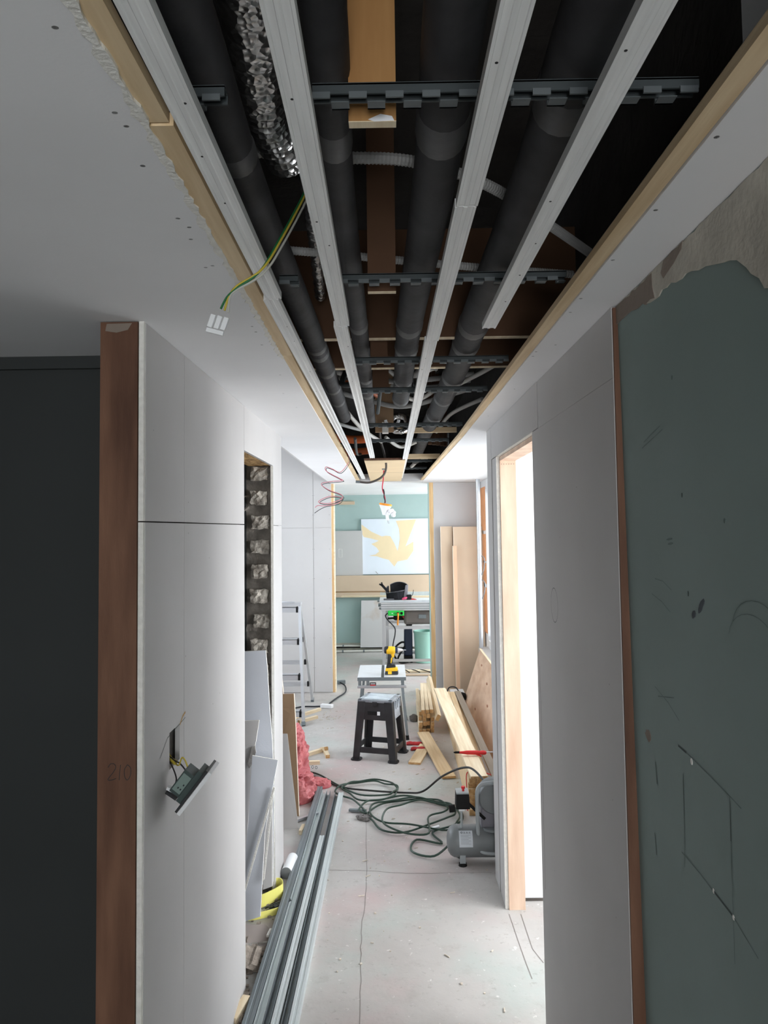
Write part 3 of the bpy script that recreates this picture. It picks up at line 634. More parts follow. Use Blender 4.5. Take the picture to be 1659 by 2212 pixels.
foil_duct([(-0.168, 0.55, 2.37), (-0.178, 0.90, 2.365), (-0.196, 1.10, 2.35), (-0.192, 1.22, 2.34), (-0.165, 1.30, 2.32)], 0.044, 'crumpled silver foil duct at the top left between channels', 0.0035, 0.04)
foil_duct([(-0.158, 1.45, 2.36), (-0.172, 1.75, 2.35), (-0.20, 2.2, 2.35)], 0.015, 'slim ribbed silver foil hose behind the second channel', 0.001, 0.12, 12, 'foil_hose')
ring = [(0.062 + 0.052 * math.cos(t), 4.30 + 0.03 * math.sin(t), 2.262 + 0.05 * math.sin(t)) for t in [i * math.pi / 14 for i in range(28)]]
mb = MB().tube(ring, 0.017, 10, closed=True)
for q in mb.v: q += noise.noise_vector(q * 60) * 0.004
tag(mb.build('foil_duct', FOIL), 'silver foil duct end forming a ring in the far void', 'duct')
mb = MB().lathe([(0.001, -.03), (0.03, -.025), (0.035, 0), (0.03, .025), (0.001, .03)], (0.135, 3.2, 2.27))
for q in mb.v: q += noise.noise_vector(q * 50) * 0.016
tag(mb.build('foil_wad', FOIL), 'crumpled foil wad beside the taped pipe end', 'foil')
mb = MB().lathe([(0.001, -.05), (0.04, -.045), (0.05, 0), (0.035, .05), (0.001, .06)], (0.16, 2.83, 2.31), n=18)
for q in mb.v: q += noise.noise_vector(q * 28) * 0.03
tag(mb.build('plastic_wrap', COND), 'crumpled grey plastic wrap hanging between two pipes', 'wrap')
far = [([(-0.30, 3.35, 2.33), (-0.14, 3.42, 2.32), (-0.05, 3.7, 2.32)], .014, COPPER, 'short orange pipe behind the leftmost pipe'),
       ([(-0.42, 5.0, 2.28), (-0.26, 5.02, 2.26), (-0.15, 5.0, 2.26)], .028, COPPER, 'orange drain pipe above the beige panel, upper'),
       ([(-0.42, 5.35, 2.22), (-0.26, 5.35, 2.21), (-0.12, 5.35, 2.22)], .026, COPPER, 'orange drain pipe above the beige panel, lower'),
       ([(-0.35, 3.0, 2.36), (-0.2, 3.2, 2.33), (0.05, 3.45, 2.34), (0.4, 3.4, 2.36)], .012, COND, 'grey cable duct sweeping behind the pipe ends'),
       ([(-0.3, 3.6, 2.34), (-0.1, 3.9, 2.33), (0.1, 3.85, 2.29), (0.4, 3.6, 2.33)], .013, COND, 'pale conduit looping behind the foil ring'),
       ([(-0.25, 4.1, 2.33), (-0.16, 4.5, 2.26), (-0.05, 5.0, 2.24)], .012, CONDL, 'white pipe slanting down left of the foil ring'),
       ([(-0.02, 5.0, 2.27), (0.08, 5.15, 2.22), (0.2, 5.1, 2.25)], .012, CONDL, 'white pipe bend over the beige panel edge'),
       ([(0.12, 3.6, 2.38), (0.2, 3.3, 2.40), (0.45, 3.1, 2.42)], .014, COND, 'grey pipe crossing above the thickest pipe'),
       ([(0.30, 3.4, 2.30), (0.42, 3.2, 2.33), (0.52, 3.0, 2.36)], .010, CONDL, 'white conduit climbing to the right of the void'),
       ([(-0.14, 2.9, 2.22), (-0.19, 3.05, 2.26), (-0.16, 3.3, 2.42)], .012, CARR, 'dark steel rod slanting beside the second pipe'),
       ([(-0.02, 3.0, 2.5), (-0.03, 3.2, 2.3), (-0.05, 3.5, 2.2)], .009, CARR, 'dark strap hanging in the middle of the void'),
       ([(0.2, 6.6, 2.2), (0.26, 6.4, 2.24), (0.33, 6.5, 2.26)], .015, CONDL, 'white pipe loop at the far end of the void'),
       ([(-0.20, 4.4, 2.19), (-0.215, 5.0, 2.16), (-0.20, 5.4, 2.2)], .009, CARR, 'thin dark hanger rod beside the leftmost channel'),
       ([(-0.22, 3.2, 2.30), (-0.17, 3.5, 2.38), (-0.13, 4.0, 2.30)], .010, CONDL, 'white hose rising between the first two channels'),
       ([(0.0, 3.55, 2.42), (0.15, 3.7, 2.36), (0.42, 3.75, 2.40)], .011, COND, 'grey tube crossing behind the taped pipe end'),
       ([(0.30, 4.6, 2.25), (0.36, 4.2, 2.3), (0.50, 3.9, 2.33)], .011, CONDL, 'white tube bending to the right over the far timber strip'),
       ([(-0.34, 4.2, 2.27), (-0.22, 4.35, 2.25), (-0.13, 4.7, 2.27)], .010, COND, 'grey tube crossing left of the second channel'),
       ([(0.02, 3.35, 2.30), (0.14, 3.55, 2.27), (0.3, 3.5, 2.36)], .010, CONDL, 'pale tube passing under the foil wad'),
       ([(-0.30, 2.5, 2.44), (-0.05, 2.56, 2.45), (0.2, 2.52, 2.42), (0.5, 2.58, 2.4)], .015, CONDL, 'pale pipe high above the cross board')]
for pts, r, mt, lb in far: conduit(pts, r, lb, mt, 'pipe', 'service_pipe', ribs=False)
for i in range(5):
    tag(boxo('void_batten', (0.27 + i * .035, 5.0 + i * .12, 2.22 + .01 * i), (0.295 + i * .035, 5.05 + i * .12, 2.75), DKBRD), ('nearest', 'second', 'middle', 'fourth', 'farthest')[i] + ' of five brown battens standing in the far right of the void', 'batten', 'battens in the far void')
tag(beam('void_batten', (0.05, 4.33, 2.225), (0.40, 4.33, 2.225), 0.02, 0.03, PINE), 'pale batten lying across the foil ring', 'batten')
tag(beam('void_batten', (0.115, 5.35, 2.17), (0.37, 5.35, 2.17), 0.02, 0.035, PINE), 'knotty batten spanning right of the beige panel', 'batten')
tag(boxo('void_board', (-0.075, 4.2, 2.2), (0.03, 4.22, 2.75), MDFD), 'brown board standing above the beige panel', 'board')
tag(boxo('junction_box', (-0.035, 4.15, 2.19), (0.0, 4.2, 2.25), CONDL), 'small white junction box in the far void', 'junction box')
mb = MB().tube([(0.02 + 0.035 * math.cos(t), 3.9, 2.225 - 0.03 * math.sin(t)) for t in [i * math.pi / 12 for i in range(13)]], 0.008, 8)
tag(mb.build('fitting', WHITE), 'white curved pipe fitting hanging in the void', 'fitting')
bp = tag(MB().prism([(-0.168, 5.06, CZ - .004), (0.112, 5.03, CZ - .004), (0.118, 7.24, CZ - .004), (-0.182, 7.24, CZ - .004)], (0, 0, 0.012)).build('ceiling_panel', M('beige_panel', (226, 202, 164), 0.6, var=0.04, scale=4)), 'beige plywood panel closing the far end of the ceiling void', 'panel')
boxo('panel_edge', (-0.168, 5.02, CZ - .001), (0.113, 5.034, CZ + .012), BROWN, bp); boxo('clip', (-0.055, 5.7, CZ - .012), (-0.03, 5.73, CZ - .004), GALVD, bp); boxo('seam', (-0.172, 6.1, CZ - .0045), (0.114, 6.105, CZ - .0035), MDFD, bp)

# ------------------------------------------------------------------ hanging wires and lamp
w1 = thing('connector_wire', 'green and yellow wires with white push connectors hanging from the ceiling', 'wire', (-0.29, 1.26, 1.99))
for k, (mt, dx, dz) in enumerate(((WIREG, 0, 0), (WIREY, .006, .004), (WIREW, .010, -.003))):
    P = spl([(-0.155 + dx, 1.42, 2.33), (-0.160 + dx, 1.39, 2.288 + dz), (-0.190 + dx, 1.29, 2.165 + dz), (-0.217 + dx * .7, 1.25, 2.095 + dz), (-0.2565, 1.25, 2.066 + dz), (-0.275 + dx * .5, 1.255, 2.052), (-0.287 + k * .0065, 1.26, 2.033 - .003 * k)], 8)
    MB().tube(P, 0.002, 7).build('strand', mt, w1)
for k in range(3):
    c = V((-0.299 + k * .0113, 1.26, 2.023 - k * .0027)); d = V((-.35, 0, -1)).normalized()
    MB().bar(c, c + d * .0235, 0.009, 0.008, up=(0, 1, 0)).build('connector', WHITE, w1, bevel=0.0013)
MB().bar((-0.3115, 1.2595, 1.997), (-0.2826, 1.2595, 1.989), 0.0072, 0.0055, up=(0, 1, 0)).build('connector_rail', WHITE, w1)
w2 = thing('coiled_wire', 'loosely coiled pink and black wires hanging from the left ceiling slot', 'wire', (-0.4, 5.2, 1.8))
base = [(-0.262, 4.6, 2.20), (-0.272, 5.0, 2.14), (-0.287, 5.2, 2.116), (-0.343, 5.2, 2.052), (-0.40, 5.18, 2.075), (-0.445, 5.2, 2.09), (-0.44, 5.22, 2.06), (-0.35, 5.25, 2.01), (-0.328, 5.2, 1.993), (-0.40, 5.17, 1.985), (-0.478, 5.2, 1.972), (-0.43, 5.22, 1.93), (-0.342, 5.22, 1.895), (-0.335, 5.2, 1.865), (-0.42, 5.12, 1.83), (-0.50, 5.2, 1.845), (-0.43, 5.28, 1.885), (-0.342, 5.25, 1.875), (-0.36, 5.2, 1.835), (-0.45, 5.15, 1.815), (-0.50, 5.17, 1.818), (-0.522, 5.2, 1.806)]
MB().tube(spl(base, 6), 0.0024, 6).build('strand', WIREP, w2)
MB().tube(spl([(x + .006, y + .012, z - .007) for x, y, z in base[:-2]] + [(-0.49, 5.2, 1.79), (-0.528, 5.2, 1.765)], 6), 0.0022, 6).build('strand', WIREB, w2)
cd_ = tag(MB().tube(spl([(-0.052, 4.6, 2.34), (-0.057, 5.0, 2.27), (-0.032, 5.2, 2.178), (-0.02, 5.2, 2.08), (-0.05, 5.2, 2.015), (-0.132, 5.2, 1.977), (-0.211, 5.2, 1.981)], 8), 0.008, 10).build('cable_conduit', M('dark_conduit', (84, 80, 78), 0.5, var=0.1)), 'dark flexible cable curling out of the void past the beige panel', 'cable')
MB().cyl((-0.205, 5.2, 1.981), (-0.235, 5.2, 1.983), 0.0095).build('cable_collar', GALVD, cd_)
lamp = thing('hanging_bulb', 'white bulb holder with orange rim hanging on a twisted red wire', 'lamp', (-0.02, 5.8, 1.69))
MB().tube(spl([(-0.042, 5.85, 2.11), (-0.046, 5.8, 2.035), (-0.054, 5.8, 1.966), (-0.036, 5.8, 1.90), (-0.032, 5.8, 1.852)], 8), 0.0045, 7).build('wire', WIRER, lamp)
MB().tube(spl([(-0.047, 5.797, 1.96), (-0.040, 5.797, 1.93), (-0.042, 5.797, 1.90), (-0.034, 5.797, 1.87), (-0.036, 5.797, 1.85)], 6), 0.005, 7).build('wire', WIREB, lamp)
ax = V((0.17, -0.05, 1)).normalized()
MB().lathe([(0.047, 0.0), (0.050, 0.006), (0.050, 0.012), (0.046, 0.017)], (-0.032, 5.8, 1.830), ax).build('rim', ORANGE, lamp)
MB().lathe([(0.012, -.075), (0.018, -.06), (0.030, -.035), (0.043, -.012), (0.0485, 0.0)], (-0.032, 5.8, 1.831), ax).build('bowl', BULB, lamp)
for k in range(5):
    a = k * 0.9 - 0.6; c = V((0.012 + .020 * math.cos(a), 5.795 + .01 * math.sin(a * 2), 1.768 + .022 * math.sin(a)))
    mb = MB().lathe([(.002, -.02), (.014, -.012), (.018, 0), (.013, .013), (.002, .02)], c, (math.cos(a), .3, math.sin(a)), 10); mb.build('film_fold', BULB, lamp)
MB().cyl((-0.022, 5.8, 1.775), (-0.016, 5.8, 1.715), 0.013, 0.012).build('socket', WHITE, lamp)
MB().tube([(-0.018, 5.8, 1.716), (-0.012, 5.8, 1.69)], .0015, 5).tube([(-0.014, 5.8, 1.716), (-0.003, 5.8, 1.688)], .0015, 5).build('wire_end', COND, lamp)

# ------------------------------------------------------------------ wall device hanging from its hole
dv = thing('wall_device', 'white switch plate with dark back box dangling from its wires', 'switch', (-0.50, 1.80, 1.0))
pa, pb = V((-0.500, 1.79, 0.999)), V((-0.430, 1.79, 1.088)); d = (pb - pa).normalized(); nrm = V((d.z, 0, -d.x))   # plate outward normal
c = (pa + pb) / 2
def slab(mb, c0, along, thick, depth, dn): return mb.bar(c0 - d * along / 2, c0 + d * along / 2, thick, depth, up=(0, 1, 0))
slab(MB(), c + nrm * .0035, .120, .009, .085, 0).build('plate', WHITE, dv, bevel=.001)
slab(MB(), c - nrm * .0045, .118, .006, .083, 0).build('plate_rim', BLACKP, dv)
slab(MB(), c - nrm * .014, .086, .014, .06, 0).build('frame', DKGREEN, dv); bb = slab(MB(), c - nrm * .034 - d * .006, .062, .028, .05, 0).build('back_box', DKGREEN, dv, bevel=.0015)
slab(MB(), c - nrm * .034 - d * .006 + V((0, -.0254, 0)), .046, .022, .0008, 0).build('box_label', M('green_label', (128, 146, 140), .6, var=.05), bb)
mb = MB()
for k in range(3): q = c - nrm * .028 - d * .02 + V((0, -.0262, 0)) + d * .012 * (k % 2) - nrm * .007 * (k // 2); mb.bar(q, q + d * .004, .003, .0006, up=(0, 1, 0))
mb.build('label_mark', INK, bb)
q0 = c - nrm * .022 - d * .05
MB().bar(q0, q0 - nrm * .03 - d * .002, .006, .02, up=(0, 1, 0)).build('clip', BLACKP, dv); MB().bar(q0 + d * .010 - nrm * .016, q0 + d * .006 - nrm * .034, .007, .016, up=(0, 1, 0)).build('terminal', WHITE, dv)
for pts, mt in (([(-0.556, 1.86, 1.105), (-0.53, 1.83, 1.088), (-0.512, 1.80, 1.092), (-0.502, 1.79, 1.112), (-0.494, 1.79, 1.105), (-0.486, 1.79, 1.083)], WIREY), ([(-0.558, 1.86, 1.09), (-0.535, 1.82, 1.085), (-0.518, 1.80, 1.06), (-0.521, 1.79, 1.04), (-0.512, 1.79, 1.028), (-0.50, 1.79, 1.03)], WIREB), ([(-0.558, 1.86, 1.10), (-0.53, 1.83, 1.093), (-0.51, 1.80, 1.096), (-0.495, 1.79, 1.085), (-0.488, 1.79, 1.074)], WIREB)):
    MB().tube(spl(pts, 7), 0.0019, 6).build('wire', mt, dv)
MB().tube(spl([(-0.57, 1.86, 1.10), (-0.55, 1.85, 1.092), (-0.53, 1.835, 1.087)], 5), 0.006, 8).build('wire_sleeve', WIREY, dv)

# ------------------------------------------------------------------ things on the floor, near to far
# galvanised studs lying along the left wall
def stud(x0, y0, x1, y1, w_, h_, z, label, mat, mode):
    t = 0.0012
    h = w_ / 2
    if mode == 'up': sec = [(-h, h_), (-h, 0), (h, 0), (h, h_), (h - t * 2, h_), (h - t * 2, t), (-h + t * 2, t), (-h + t * 2, h_)]
    elif mode == 'down': sec = [(-h, 0), (-h, h_), (-h * .35, h_), (-h * .25, h_ - .002), (h * .25, h_ - .002), (h * .35, h_), (h, h_), (h, 0), (h - t * 2, 0), (h - t * 2, h_ - .004), (-h + t * 2, h_ - .004), (-h + t * 2, 0)]
    else: sec = [(-h, 0), (-h, h_), (-h + t * 2, h_), (-h + t * 2, t), (h, t), (h, 0)]
    o = MB().prism([(x0 + a, y0, z + b) for a, b in sec], (x1 - x0, y1 - y0, 0)).build('steel_stud', mat)
    return tag(o, label, 'steel stud', 'galvanised studs on the floor')
stud(-0.502, 1.7, -0.462, 4.76, 0.034, 0.034, 0.0, 'dull grey steel stud on the floor, closest to the left wall', GALVD, 'down')
stud(-0.468, 1.7, -0.430, 4.72, 0.028, 0.026, 0.0, 'steel stud lying open side up, second from the left wall', GALV, 'up')
stud(-0.440, 1.7, -0.403, 4.70, 0.024, 0.028, 0.0, 'narrow steel stud lying open side up in the middle of the bundle', GALVD, 'up')
stud(-0.412, 1.7, -0.382, 4.02, 0.026, 0.026, 0.004, 'shorter steel stud on the bundle with its flat face up', GALV, 'down')
stud(-0.378, 1.7, -0.350, 4.68, 0.022, 0.026, 0.0, 'steel stud lying open side up, second from the right of the bundle', GALVD, 'up')
stud(-0.348, 1.7, -0.322, 4.66, 0.030, 0.030, 0.0, 'steel stud with its flat face up at the right of the bundle', GALV, 'down')

# gypsum offcuts in the left doorway
def slabpoly(name, poly, t, label, mat, cat='gypsum board', group='gypsum board offcuts', edge=GYPC):
    """poly: 3D corners of the front face; the board is extruded away from the camera"""
    P = [V(p) for p in poly]; n = (P[1] - P[0]).cross(P[2] - P[0]).normalized()
    if n.y < 0: n = -n
    mb = MB().prism(P, n * t); o = mb.build(name, mat); o.data.materials.append(edge)
    for pl in o.data.polygons[2:]: pl.material_index = 1
    return tag(o, label, cat, group)
slabpoly('gypsum_offcut', [(-0.697, 3.404, 1.099), (-0.573, 3.404, 1.104), (-0.566, 3.401, 1.031), (-0.553, 3.393, 0.825), (-0.543, 3.388, 0.703), (-0.534, 3.38, 0.501), (-0.538, 3.364, 0.094), (-0.692, 3.362, 0.057)], 0.012, 'tallest gypsum board offcut leaning in the left doorway', GYPB)
slabpoly('gypsum_offcut', [(-0.684, 3.336, 0.804), (-0.592, 3.336, 0.807), (-0.605, 3.33, 0.72), (-0.621, 3.325, 0.641), (-0.637, 3.306, 0.369), (-0.653, 3.292, 0.178), (-0.661, 3.282, 0.026), (-0.675, 3.282, 0.027)], 0.011, 'grey gypsum offcut with a torn paper patch in the left doorway', GYP)
slabpoly('gypsum_offcut', [(-0.609, 3.261, 0.676), (-0.498, 3.259, 0.656), (-0.521, 3.248, 0.536), (-0.551, 3.232, 0.358), (-0.567, 3.202, 0.027), (-0.639, 3.201, 0.006), (-0.642, 3.219, 0.21), (-0.623, 3.236, 0.396)], 0.011, 'pale gypsum offcut standing at the front of the left doorway', GYPB)
slabpoly('gypsum_offcut', [(-0.566, 3.32, 0.402), (-0.534, 3.324, 0.48), (-0.533, 3.305, 0.102), (-0.573, 3.304, 0.089)], 0.011, 'narrow gypsum strip standing beside the brick reveal', GYP)
slabpoly('gypsum_sliver', [(-0.515, 3.235, 0.551), (-0.507, 3.234, 0.547), (-0.63, 3.197, 0.129), (-0.634, 3.198, 0.144)], 0.006, 'longer white gypsum sliver leaning diagonally across the offcuts', GYPC)
slabpoly('gypsum_sliver', [(-0.519, 3.235, 0.535), (-0.511, 3.235, 0.535), (-0.549, 3.203, 0.179), (-0.557, 3.202, 0.169)], 0.006, 'shorter white gypsum sliver beside the diagonal one', GYPC)
slabpoly('torn_paper', [(-0.624, 3.32, 0.693), (-0.608, 3.321, 0.702), (-0.603, 3.319, 0.673), (-0.619, 3.316, 0.624), (-0.633, 3.314, 0.604), (-0.642, 3.315, 0.62), (-0.63, 3.318, 0.659)], 0.003, 'crumpled torn paper stuck on a gypsum offcut', M('torn_paper_grey', (150, 146, 142), .9, var=.2, scale=60, bump=.5), 'paper', None)
slabpoly('gypsum_offcut', [(-0.68, 3.02, 0.004), (-0.51, 3.05, 0.010), (-0.498, 3.11, 0.012), (-0.54, 3.17, 0.012), (-0.70, 3.18, 0.008)], 0.010, 'taupe gypsum offcut lying flat on the rubble', M('taupe_board', (170, 160, 154), .85, var=.05))
tag(MB().bar((-0.512, 3.06, 0.022), (-0.506, 3.11, 0.024), 0.012, 0.008).build('gypsum_chip', GYPC), 'white gypsum chip on the taupe offcut', 'gypsum chip')
def ribbon(name, pts, h, mat, label):
    P = [V(p) for p in spl(pts, 6)]; mb = MB(); vs = []; fs = []
    for i, p in enumerate(P):
        dd = (P[min(i + 1, len(P) - 1)] - P[max(i - 1, 0)]).normalized(); s = V((dd.y, -dd.x, 0)).normalized() * 0.0015
        for sg in (-1, 1):
            for q in (0, 1): vs.append(p + s * sg + V((0, 0.0, h * q)))
    for i in range(len(P) - 1):
        a, b = i * 4, i * 4 + 4; fs += [(a, b, b + 1, a + 1), (a + 2, a + 3, b + 3, b + 2), (a + 1, b + 1, b + 3, a + 3), (a, a + 2, b + 2, b)]
    fs += [(0, 1, 3, 2)]; a = (len(P) - 1) * 4; fs += [(a, a + 2, a + 3, a + 1)]
    return tag(mb.add(vs, fs).build(name, mat), label, 'strip')
rb = ribbon('yellow_strip', [(-0.62, 3.30, 0.006), (-0.57, 3.33, 0.006), (-0.51, 3.40, 0.008), (-0.507, 3.44, 0.008), (-0.525, 3.465, 0.01), (-0.56, 3.46, 0.01)], 0.055, LEMON, 'folded lemon yellow strip beside the gypsum offcuts')
ribbon('yellow_strip', [(-0.62, 3.215, 0.004), (-0.57, 3.23, 0.004), (-0.50, 3.27, 0.003)], 0.028, LEMON, 'lower pale yellow strip lying in front of the folded one')
mb = MB()
for i in range(10): y = 3.29 + R.uniform(-.02, .03); x = -0.535 + i * .005; mb.bar((x - .03, y, .008 + i * .002), (x + .035, y + .05, .012 + i * .002), .006, .004)
tag(mb.build('rubble', CARR), 'dark splintered offcut beside the yellow strips', 'rubble')
bpy.data.objects['rubble']['kind'] = 'stuff'
mb = MB()
for i in range(170):
    y = R.uniform(2.3, 3.45); x = -0.53 + R.uniform(-0.10, 0.03) if y < 2.75 else R.uniform(-0.66, -0.50)
    if y < 2.76: x = max(x, -0.534)
    s = R.choice((.003, .004, .005, .007, .012)) * R.uniform(.7, 1.3)
    rough_block(mb, (x - s, y - s, 0), (x + s, y + s, s * 1.2), s * .6, 500 + i, 2)
mb.build('rubble_debris', COBBLE)
o = bpy.data.objects['rubble_debris']; o['kind'] = 'stuff'; o['label'] = 'stone crumbs and dust along the foot of the left wall'; o['category'] = 'rubble'
mb = MB(); rough_block(mb, (-0.60, 2.86, 0), (-0.52, 2.98, 0.03), 0.02, 77, 5); tag(mb.build('mortar_lump', COBBLE), 'flat broken mortar lump on the threshold of the left doorway', 'stone')
tag(MB().bar((-0.546, 2.55, .018), (-0.521, 2.665, .022), .026, .026).build('wood_block', PALE), 'small pale wood block at the foot of the left wall', 'wood block')
# white tube
tb = thing('paint_roller_tube', 'white tube with a dark hollow end beside the left doorway', 'tube', (-0.51, 3.70, 0.0))
MB().tube([(-0.513, 3.60, .026), (-0.503, 3.76, .026)], .026, 20).build('tube', WHITE, tb); MB().lathe([(.019, 0), (.026, .001), (.026, .006), (.019, .006)], (-0.5134, 3.595, .026), (.06, 1, 0)).build('collar', TANK, tb); MB().cyl((-0.5132, 3.5985, .026), (-0.5131, 3.600, .026), .019).build('hollow', GAP, tb)

# boards leaning in the left bay behind the wall end
slabpoly('leaning_board', [(-0.70, 4.17, 0), (-0.527, 4.185, 0.0), (-0.602, 4.30, 0.486), (-0.70, 4.30, 0.49)], 0.012, 'grey gypsum board with cut corner leaning past the left wall end', GYP, 'gypsum board', None)
slabpoly('leaning_board', [(-0.78, 4.40, 0), (-0.546, 4.36, 0.0), (-0.578, 4.47, 0.53), (-0.592, 4.52, 0.665), (-0.78, 4.52, 0.66)], 0.015, 'brown board leaning behind the grey gypsum board', MDFD, 'board', None, MDFE)
slabpoly('leaning_board', [(-0.96, 5.33, 0), (-0.74, 5.29, 0.0), (-0.79, 5.43, 0.5), (-0.84, 5.53, 0.86), (-0.96, 5.53, 0.88)], 0.015, 'taller brown board at the left of the ladder', MDFD, 'board', None, MDFE)
slabpoly('leaning_board', [(-0.70, 4.02, 0), (-0.60, 4.0, 0.0), (-0.62, 4.05, 0.12), (-0.70, 4.05, 0.13)], 0.012, 'small brown offcut at the bottom of the leaning boards', MDFD, 'board', None, MDFE)
tag(beam('wood_block', (-0.505, 4.10, .012), (-0.498, 4.19, .012), .02, .024, PALE), 'pale wood offcut by the foot of the leaning boards', 'wood block')
tag(beam('metal_strip', (-0.55, 4.27, .012), (-0.44, 4.37, .014), .02, .012, ALU), 'bright metal strip under the red bag', 'metal strip')

# crumpled red bag
def crumple(name, c, rx, ry, h, mat, seed, amp=.04, nu=72, nv=44, shape=None):
    vs = []; fs = []
    for i in range(nv + 1):
        ph = math.pi / 2 * i / nv
        for k in range(nu):
            t = 2 * math.pi * k / nu; r = max(0.02, math.cos(ph)) ** .6
            p = V((c[0] + rx * r * math.cos(t), c[1] + ry * r * math.sin(t), c[2] + h * math.sin(ph)))
            if shape: p = shape(p)
            q = p * 14 + V((seed, 0, 0)); kz = noise.noise(q) * .6 + (1 - 2 * abs(noise.noise(q * 2.2))) * .35 + (1 - 2 * abs(noise.noise(q * 5))) * .14
            s = min(1.0, (p.z - c[2]) / .03 + .25)
            p += V((math.cos(t), math.sin(t), .6)) * kz * amp * s; p.z = max(p.z, 0.001)
            vs.append(p)
    for i in range(nv):
        for k in range(nu): fs.append((i * nu + k, i * nu + (k + 1) % nu, (i + 1) * nu + (k + 1) % nu, (i + 1) * nu + k))
    fs.append(tuple(range(nu - 1, -1, -1))); fs.append(tuple(range(nv * nu, (nv + 1) * nu)))
    mb = MB().add(vs, fs); return mb
mb = crumple('', (-0.575, 4.66, 0), .085, .13, .15, PINK, 3, .04)
bag = tag(mb.build('plastic_bag', PINK, smooth=True), 'crumpled red plastic bag slumped in the left bay', 'bag')
crumple('', (-0.66, 5.0, 0), .075, .2, .34, PINK, 11, .05).build('bag_fold', PINK, bag, smooth=True)
crumple('', (-0.50, 4.86, 0), .10, .07, .045, PINK, 17, .03).build('bag_flap', PINK, bag, smooth=True)

# wood offcuts on the floor
for i, (p0, p1, lb) in enumerate((((-0.64, 5.30, .012), (-0.515, 5.31, .012), 'pale wood offcut lying nearest the red bag'), ((-0.66, 5.46, .012), (-0.53, 5.60, .012), 'pale wood offcut behind the nearest one'), ((-0.505, 5.60, .012), (-0.47, 5.44, .012), 'short wood block lying right of the offcuts'), ((-0.53, 5.63, .012), (-0.49, 5.55, .038), 'short wood block resting on another block'), ((-0.96, 6.42, .012), (-0.66, 6.86, .012), 'long pale batten under the ladder'), ((-0.80, 6.42, .012), (-0.66, 6.58, .012), 'short pale batten beside the ladder foot'))):
    tag(beam('wood_block', p0, p1, .03, .024, PALE, endmat=ENDG), lb, 'wood block', 'wood offcuts on the floor')
mb = MB()
for i in range(80):
    a = R.random()
    if a < .3: x, y = R.gauss(-0.55, .05), R.gauss(6.68, .12)
    elif a < .4: x, y = R.gauss(-0.5, .05), R.gauss(6.25, .03)
    else: x, y = R.uniform(-0.33, 0.45), R.uniform(2.5, 7.4)
    L = R.uniform(.006, .03) if a > .4 else R.uniform(.01, .03); t = R.uniform(0, 3.14); dd = V((math.cos(t), math.sin(t), 0)) * L / 2
    mb.bar(V((x, y, .003)) - dd, V((x, y, .003)) + dd, R.uniform(.002, .004), .003)
mb.build('floor_debris', CHIP); o = bpy.data.objects['floor_debris']; o['kind'] = 'stuff'; o['label'] = 'wood chips and plaster crumbs scattered over the floor'; o['category'] = 'debris'
mb = MB()
for i in range(45):
    x, y = R.uniform(-0.33, 0.45), R.uniform(2.4, 5.0); s = R.choice((.002, .002, .003, .004)); rough_block(mb, (x - s, y - s, 0), (x + s, y + s, s), s * .5, 900 + i, 2)
mb.build('plaster_debris', CHIP); o = bpy.data.objects['plaster_debris']; o['kind'] = 'stuff'; o['label'] = 'small plaster crumbs on the near floor'; o['category'] = 'debris'
for k, (x, y) in enumerate(((-0.556, 5.215), (-0.53, 5.205))):
    mb = MB().tube([(x + .007 * math.cos(t), y, .010 + .009 * math.sin(t)) for t in [i * math.pi / 6 for i in range(13)]], .002, 6); tag(mb.build('metal_clip', GALVD), ('left' if k == 0 else 'right') + ' one of two small metal clips near the wood offcuts', 'clip')
mb = MB().lathe([(.002, 0), (.04, .002), (.045, .012), (.03, .02), (.01, .025), (.002, .026)], (-0.165, 4.31, 0))
for q in mb.v: q += V((noise.noise(q * 60), noise.noise(q * 60 + V((9, 0, 0))), noise.noise(q * 60 + V((0, 9, 0))) * .6)) * .02; q.z = max(q.z, .0005)
tag(mb.build('wire_wool', M('wire_wool', (128, 124, 122), .8, var=.4, scale=90, bump=1, bscale=150)), 'grey crumpled lump beside the hose coil', 'lump')
tag(beam('pliers', (-0.26, 4.42, .012), (-0.16, 4.40, .012), .022, .012, GALVD), 'grey metal tool under the hose coil', 'tool')

# air hose
hose_pts = [(0.30, 3.80, .09), (0.20, 3.78, .02), (0.09, 3.86, .01), (0.12, 4.00, .01), (0.25, 3.95, .01)]
def loop(cx, cy, rx, ry, a0, a1, z, n=10, wob=.015):
    return [(cx + rx * math.cos(a0 + (a1 - a0) * i / n) + R.uniform(-wob, wob), cy + ry * math.sin(a0 + (a1 - a0) * i / n) + R.uniform(-wob, wob), z + .006 * (i % 2)) for i in range(n + 1)]
hz = .010
hose_pts += loop(0.12, 4.32, 0.26, 0.24, -1.2, 5.0, hz, 12)[:-1]; hose_pts += loop(0.10, 4.36, 0.25, 0.20, -1.2, 5.2, hz + .012, 12)[:-1]
hose_pts += loop(0.16, 4.26, 0.22, 0.24, -0.9, 5.3, hz + .02, 12)[:-1]; hose_pts += loop(0.06, 4.42, 0.25, 0.17, -1.0, 4.2, hz + .01, 10)[:-1]
hose_pts += loop(-0.16, 4.72, 0.19, 0.17, 4.2, -2.4, hz + .006, 12)[:-1]; hose_pts += loop(-0.14, 4.74, 0.17, 0.14, 3.9, -1.0, hz + .014, 10)
hose_pts += [(-0.20, 4.64, .02), (-0.34, 4.82, .012), (-0.50, 5.06, .01), (-0.62, 5.14, .01)]
hs = tag(MB().tube(spl(hose_pts, 6), .0055, 8).build('air_hose', HOSE), 'dark green air hose coiled on the floor in front of the compressor', 'hose')
